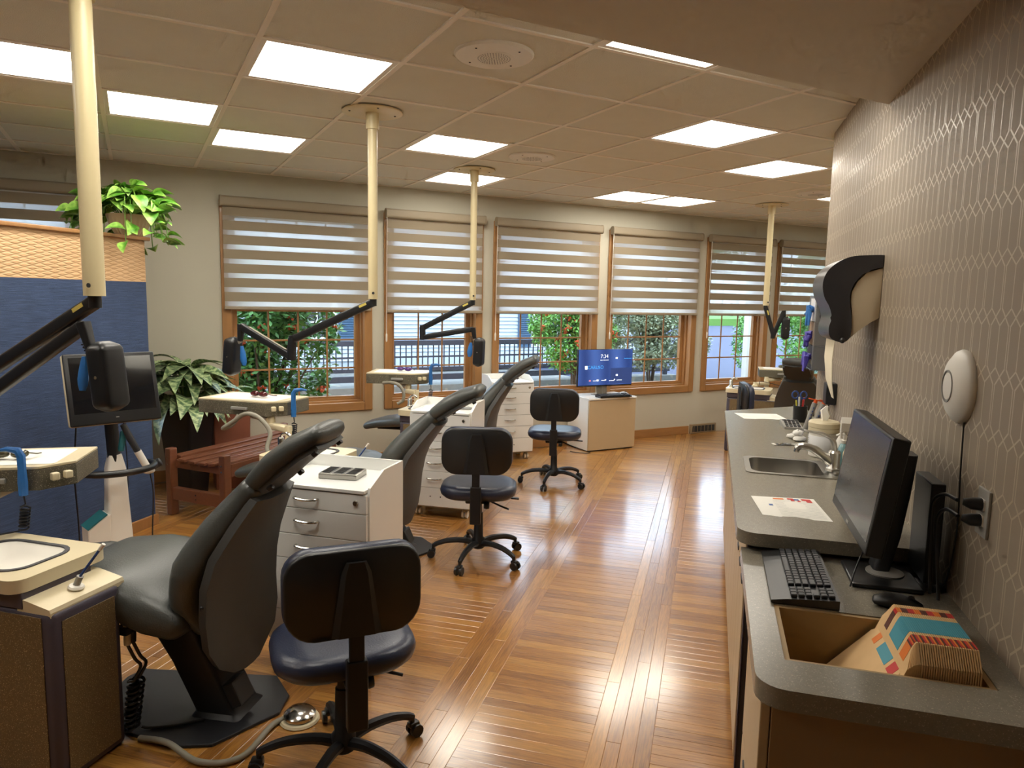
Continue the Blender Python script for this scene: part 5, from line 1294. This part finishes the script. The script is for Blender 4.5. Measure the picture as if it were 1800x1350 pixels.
# spray bottle half behind the monitor
sb_ = thing('spray_bottle', 'cream trigger spray bottle half hidden behind the desk monitor', 'bottle', (.575, 3.08, ZU+.0003), 0)
B().lathe([(.036, 0), (.04, .004), (.04, .12), (.03, .15), (.016, .175), (.014, .19)], n=24).obj('bottle', 'cream_plastic', sb_)
B().lathe([(.018, .186), (.018, .21), (.012, .212)], n=16).obj('collar', 'white_plastic', sb_)
B().loft([[(x, y, z) for y, z in ((-.014, .212), (.014, .212), (.016, .245), (0, .268), (-.016, .245))] for x in (.035, -.02, -.055)]).obj('head', 'white_plastic', sb_, 30)
B().tube([(-.03, 0, .225), (-.052, 0, .205), (-.05, 0, .18)], .006, 8).obj('trigger', 'white_plastic', sb_)
for k in range(2):
    b_ = thing('spray_bottle', ['white squeeze bottle standing right behind the spray bottle', 'short white bottle between tub and spray bottle'][k], 'bottle', ((.60, 3.20, ZU+.0003), (.60, 3.47, ZU+.0003))[k], 0)
    B().lathe([(.028, 0), (.03, .004), (.03, .10), (.018, .125), (.012, .13), (.012, .145)], n=20).obj('bottle', 'white_plastic', b_)
    B().lathe([(.013, .145), (.013, .165), (.004, .19)], n=14).obj('cap', 'cream_plastic', b_)
# calculator, cotton rolls, crumpled foil
ca = thing('calculator', 'grey desk calculator beside the blank far sheet', 'calculator', (.475, 4.40, ZU+.0003), R(4))
B().loft([[(x, y, z) for y, z in ((-.09, 0), (.09, 0), (.09, .03), (-.09, .012))] for x in (-.05, .05)]).obj('case', 'grey_plastic', ca, 30)
for i in range(4):
    for j in range(5): B().box((-.033+i*.022, -.07+j*.024, .017+j*.0048), (.016, .016, .006), (R(5.7), 0, 0), .002, 1).obj('key', 'dark_plastic', ca, 30)
B().box((0, .068, .0285), (.08, .026, .002), (R(5.7), 0, 0)).obj('display', 'dark_slot', ca, 0)
for k, (x, y, z) in enumerate(((.455, 4.02, 0), (.475, 3.96, 0), (.468, 3.985, .026))):
    c = thing('cotton_pad', ['crumpled white pad on the counter, front one', 'crumpled white pad on the counter, rear one', 'crumpled white pad resting on two others'][k], 'cotton pad', (x, y, ZU+.0003+z), R(40*k))
    g = B(); rn = random.Random(k+3); g.loft([[(math.cos(q*.524)*.034*f*(1+.3*rn.random()), math.sin(q*.524)*.024*f*(1+.3*rn.random()), zz) for q in range(12)] for zz, f in ((0, .6), (.008, 1), (.02, .95), (.026, .5))]); g.obj('wad', 'white_matte', c, 60)
    B().tube([(-.02, 0, .025), (0, .006, .029), (.02, 0, .025)], .004, 6).obj('fold', 'white_matte', c)
fo = thing('foil_packet', 'clear crinkled packet lying beside the cotton pads', 'packet', (.40, 3.82, ZU+.0003), R(15))
g = B(); rn = random.Random(8)
vv = [[g.bm.verts.new((-.06+i*.02, -.02+j*.02, .002+.008*rn.random())) for j in range(3)] for i in range(7)]
for i in range(6):
    for j in range(2): g.bm.faces.new((vv[i][j], vv[i+1][j], vv[i+1][j+1], vv[i][j+1]))
g.obj('film', 'chrome', fo, 20, norm=False)
B().bx((-.075, -.02, .001), (-.061, .02, .004)).obj('sealed_end', 'white_plastic', fo, 0)
# black pen cup with scissors and pens
pc = thing('pen_cup', 'black pen cup with blue scissors and pens at the far counter end', 'pen cup', (.545, 4.62, ZU+.0003), 0)
cu_ = B(); cu_.lathe([(.036, 0), (.04, .002), (.042, .10), (.038, .10), (.036, .006)], n=24); cu_.obj('cup', 'black_plastic', pc)
sx_ = B()
for s_ in (-1, 1):
    ring = [(s_*.024+.018*math.cos(a_*.6283)-.01, .0, .165+.022*math.sin(a_*.6283)) for a_ in range(11)]; sx_.tube(ring, .005, 6)
    sx_.tube([(s_*.012-.01, 0, .148), (-.01-s_*.003, 0, .10), (-.012-s_*.008, 0, .04)], .004, 6)
sx_.obj('scissors', 'blue_plastic', pc)
for k, (x, y, mt_, h) in enumerate(((-.025, .012, 'yellow_plastic', .13), (.02, .015, 'pink_plastic', .15), (.012, -.018, 'label_red', .14), (-.012, -.02, 'white_plastic', .155))):
    B().tube([(x*.5, y*.5, .012), (x, y, h)], .005, 8).obj('pen', mt_, pc)
# clear tubes with orange plungers
for k, (x, y) in enumerate(((.535, 4.28), (.565, 4.25))):
    sg = thing('impression_tube', ['clear cartridge with orange plunger leaning by the pen cup, left one', 'clear cartridge with orange plunger leaning by the pen cup, right one'][k], 'syringe', (x, y, ZU+.0003), R(0))
    d = Vector((.045, 0, .17)); d = Vector((.045+.01*k, 0, .165))
    B().lathe([(.02, 0), (.021, .004), (.019, .008)], n=14).obj('foot', 'clear_plastic', sg)
    B().tube([(0, 0, .008), d], [.013, .015], 12).obj('barrel', 'grey_plastic', sg)
    for q in range(4): B().tube([d*(.45+q*.12)-Vector((.0, .0155, 0)), d*(.5+q*.12)-Vector((.0, .0155, 0))], .003, 6).obj('marking', 'blue_plastic', sg)
    pl2 = B().tube([d, d*1.12], [.011, .011], 10).obj('plunger', 'orange_plastic', sg)
    B().box(d*1.1, (.085, .012, .006), (0, R(12), R(15+30*k)), .002).obj('finger_bar', 'orange_plastic', pl2, 30)
# boxes by the wall
for k, (x, y, s3, mt_, lab) in enumerate(((.605, 4.05, (.05, .12, .10), 'purple_plastic', 'purple packet leaning against the wall behind the tubes'), (.60, 3.80, (.07, .11, .13), 'box_white', 'small white carton by the wall behind the wipes tub'), (.60, 3.92, (.06, .09, .11), 'blue_plastic', 'small blue carton behind the wipes tub'))):
    t = thing('carton', lab, 'carton', (x, y, ZU+.0003), R(5*k-4))
    B().bx((-s3[0]/2, -s3[1]/2, 0), (s3[0]/2, s3[1]/2, s3[2]), .002).obj('box', mt_, t, 30)
    B().bx((-s3[0]/2-.0006, -s3[1]*.35, s3[2]*.3), (-s3[0]/2-.0001, s3[1]*.35, s3[2]*.8)).obj('label', 'box_white' if k != 1 else 'ink_blue', t, 0)
# file folders in the desk opening
FN = 34; proto = None
lcol = ['label_red', 'label_brown', 'label_orange']
rf = random.Random(12)
for k in range(FN):
    lean = 0 if k < 26 else (k-25)*3.0 if k < 33 else 42
    x = .575-.0046*k - (0 if k < 26 else (k-25)*.009) - (.075 if k == 33 else 0)
    t = thing('file_folder', '', 'folder', (x, 1.61, .671), 0, 'manila folders in the desk opening')
    t['label'] = 'manila folder packed upright in the desk opening with coloured edge labels' if k < 26 else ['manila folder starting to lean away from the packed row', 'second leaning manila folder beside the packed row', 'third leaning manila folder beside the packed row', 'fourth leaning manila folder beside the packed row', 'fifth leaning manila folder beside the packed row', 'sixth leaning manila folder just behind the wholly visible face', 'leaning manila folder showing its whole face with red label', 'lowest manila folder lying flat at the bottom of the opening'][k-26]
    t.rotation_euler = (0, R(lean), 0)
    kk = k % 4
    dz = rf.uniform(-.004, .004)
    if proto is None:
        b = B(); b.prism([(0, 0), (.255, 0), (.255, .215), (.235, .24), (.03, .24), (0, .205)], 0, .0032, mx=Matrix(((0, 0, 1, 0), (1, 0, 0, 0), (0, 1, 0, 0), (0, 0, 0, 1))))
        proto = b.obj('cover', 'manila', t, 0)
        plab = {}
    else: share(proto, t)
    for nm, y0, y1, mt_ in (('name_label', .085, .165, 'label_teal'), ('code_label', .035, .07, lcol[k % 3]), ('year_label', .19, .215, lcol[(k//3) % 3])):
        key = (nm, mt_)
        if key not in plab:
            lb = B(); lb.bx((-.0006, y0, .205), (-.0001, y1, .2403)); lb.bx((-.0006, y0, .2401), (.0034, y1, .2406)); plab[key] = lb.obj(nm, mt_, t, 0)
        else: share(plab[key], t)

# ================================================================== THINGS ON THE PATTERNED WALL
dsn = thing('towel_dispenser', 'dark curved paper towel dispenser on the patterned wall', 'towel dispenser', (0, 3.21, 0), 0)
cover = [(.656, 1.836), (.592, 1.834), (.533, 1.828), (.484, 1.805), (.447, 1.768), (.432, 1.719), (.441, 1.664), (.464, 1.621), (.475, 1.577), (.467, 1.533), (.478, 1.492), (.522, 1.477), (.547, 1.492), (.554, 1.536), (.548, 1.596), (.539, 1.655), (.542, 1.693), (.56, 1.731), (.597, 1.769), (.656, 1.787)]
MXZ = Matrix(((1, 0, 0, 0), (0, 0, 1, 0), (0, 1, 0, 0), (0, 0, 0, 1)))
cover = [(p.x, p.y) for p in arc_pts([(x, z, 0) for x, z in cover], 4)]
B().prism(cover, 0, .31, .005, mx=MXZ, seg=3).obj('cover', 'dispenser_dark', dsn, 50)
side = [(.6565, 1.785), (.597, 1.765), (.564, 1.729), (.546, 1.688), (.543, 1.644), (.553, 1.59), (.557, 1.536), (.551, 1.494), (.584, 1.529), (.622, 1.56), (.6565, 1.581)]
B().prism(side, .006, .304, .003, mx=MXZ).obj('back_case', 'dispenser_side', dsn, 40)
B().sphere((.522, -.0, 1.485), .012, u=10, v=8).obj('latch', 'black_plastic', dsn)
tw = B(); tw.loft([[(x-.0004, y, z), (x+.0012, y, z), (x+.0012, y+w_, z), (x-.0004, y+w_, z)] for x, y, w_, z in ((.50, .03, .24, 1.50), (.495, .04, .22, 1.40), (.505, .07, .17, 1.30), (.525, .12, .06, 1.225))]); tw.obj('paper_towel', 'towel', dsn, 60)
gb = thing('glove_box_rack', 'clear rack of glove boxes with purple gloves at the wall end', 'glove rack', (XW, 4.62, 1.245), 0)
B().bx((-.085, -.13, 0), (-.001, .13, .004)).obj('rack_base', 'clear_plastic', gb, 0)
for y in (-.13, .126): B().bx((-.085, y, .004), (-.001, y+.004, .44)).obj('rack_side', 'clear_plastic', gb, 0)
for k, mt_ in enumerate(('box_navy', 'cardboard', 'box_white')):
    bxo = B().bx((-.078, -.12, .006+k*.14), (-.004, .12, .142+k*.14), .002).obj('glove_box', mt_, gb, 30)
    g = B(); rn = random.Random(k+30)
    for q in range(4): g.tube([(-.078, rn.uniform(-.04, .04), .075+k*.14), (-.10-.01*rn.random(), rn.uniform(-.06, .06), .06+k*.14+rn.uniform(-.03, .03)), (-.105-.012*rn.random(), rn.uniform(-.08, .08), .0+k*.14+rn.uniform(-.02, .05))], [.016, .018, .007], 7)
    g.obj('gloves', 'glove_purple' if k < 2 else 'glove_blue', bxo, 60)
    if k == 0: B().bx((-.0785, -.1, .03), (-.0781, .0, .06)).obj('print', 'grey_plastic', bxo, 0)
ch = thing('charger', 'black plug-in charger on the patterned wall below the towel', 'charger', (XW, 4.12, 1.155), 0)
B().bx((-.055, -.05, -.055), (-.001, .05, .06), .006).obj('case', 'black_plastic', ch, 30)
B().tube(arc_pts([(-.03, .0, -.054), (-.03, .01, -.12), (-.03, .03, -.235)], 5), .004, 6).obj('cord', 'black_plastic', ch)

# ================================================================== FLOOR BITS
fp = thing('foot_pedal', 'round chrome foot pedal on the floor beside the nearest stool', 'foot pedal', (-1.452, 2.255, 0), 0)
B().lathe([(.072, 0), (.075, .004), (.07, .012), (.055, .014)], n=36).obj('base_ring', 'cream_plastic', fp)
B().lathe([(.056, .014), (.06, .018), (.06, .03), (.045, .044), (.012, .05), (.002, .05)], n=36).obj('dome', 'chrome', fp)
tag(B().tube(arc_pts([(-1.505, 2.225, .012), (-1.522, 2.17, .012), (-1.515, 1.98, .012), (-1.636, 1.918, .012), (-1.80, 1.955, .0265), (-1.93, 1.965, .012)], 8), .011, 10).obj('pedal_hose', 'hose_grey'), 'grey hose running from the foot pedal to the basin cabinet', 'hose')
tag(B().tube(arc_pts([(-1.78, 2.12, .02), (-1.85, 2.06, .02), (-1.93, 2.02, .02), (-1.955, 2.0, .03)], 6), .005, 8).obj('floor_cable', 'black_plastic'), 'black cable lying across the nearest chair base plate', 'cable')
tag(B().tube(arc_pts([(4.30-4.30, 0, 0), (.05, -.1, 0), (.16, -.14, 0), (.2, -.02, 0)], 6), .004, 6).obj('floor_cable', 'black_plastic'), 'black cable on the floor left of the computer cabinet', 'cable')
bpy.data.objects['floor_cable.001'].location = tuple(wp(4.10, 6.35, .005)); bpy.data.objects['floor_cable.001'].rotation_euler = (0, 0, WROT)
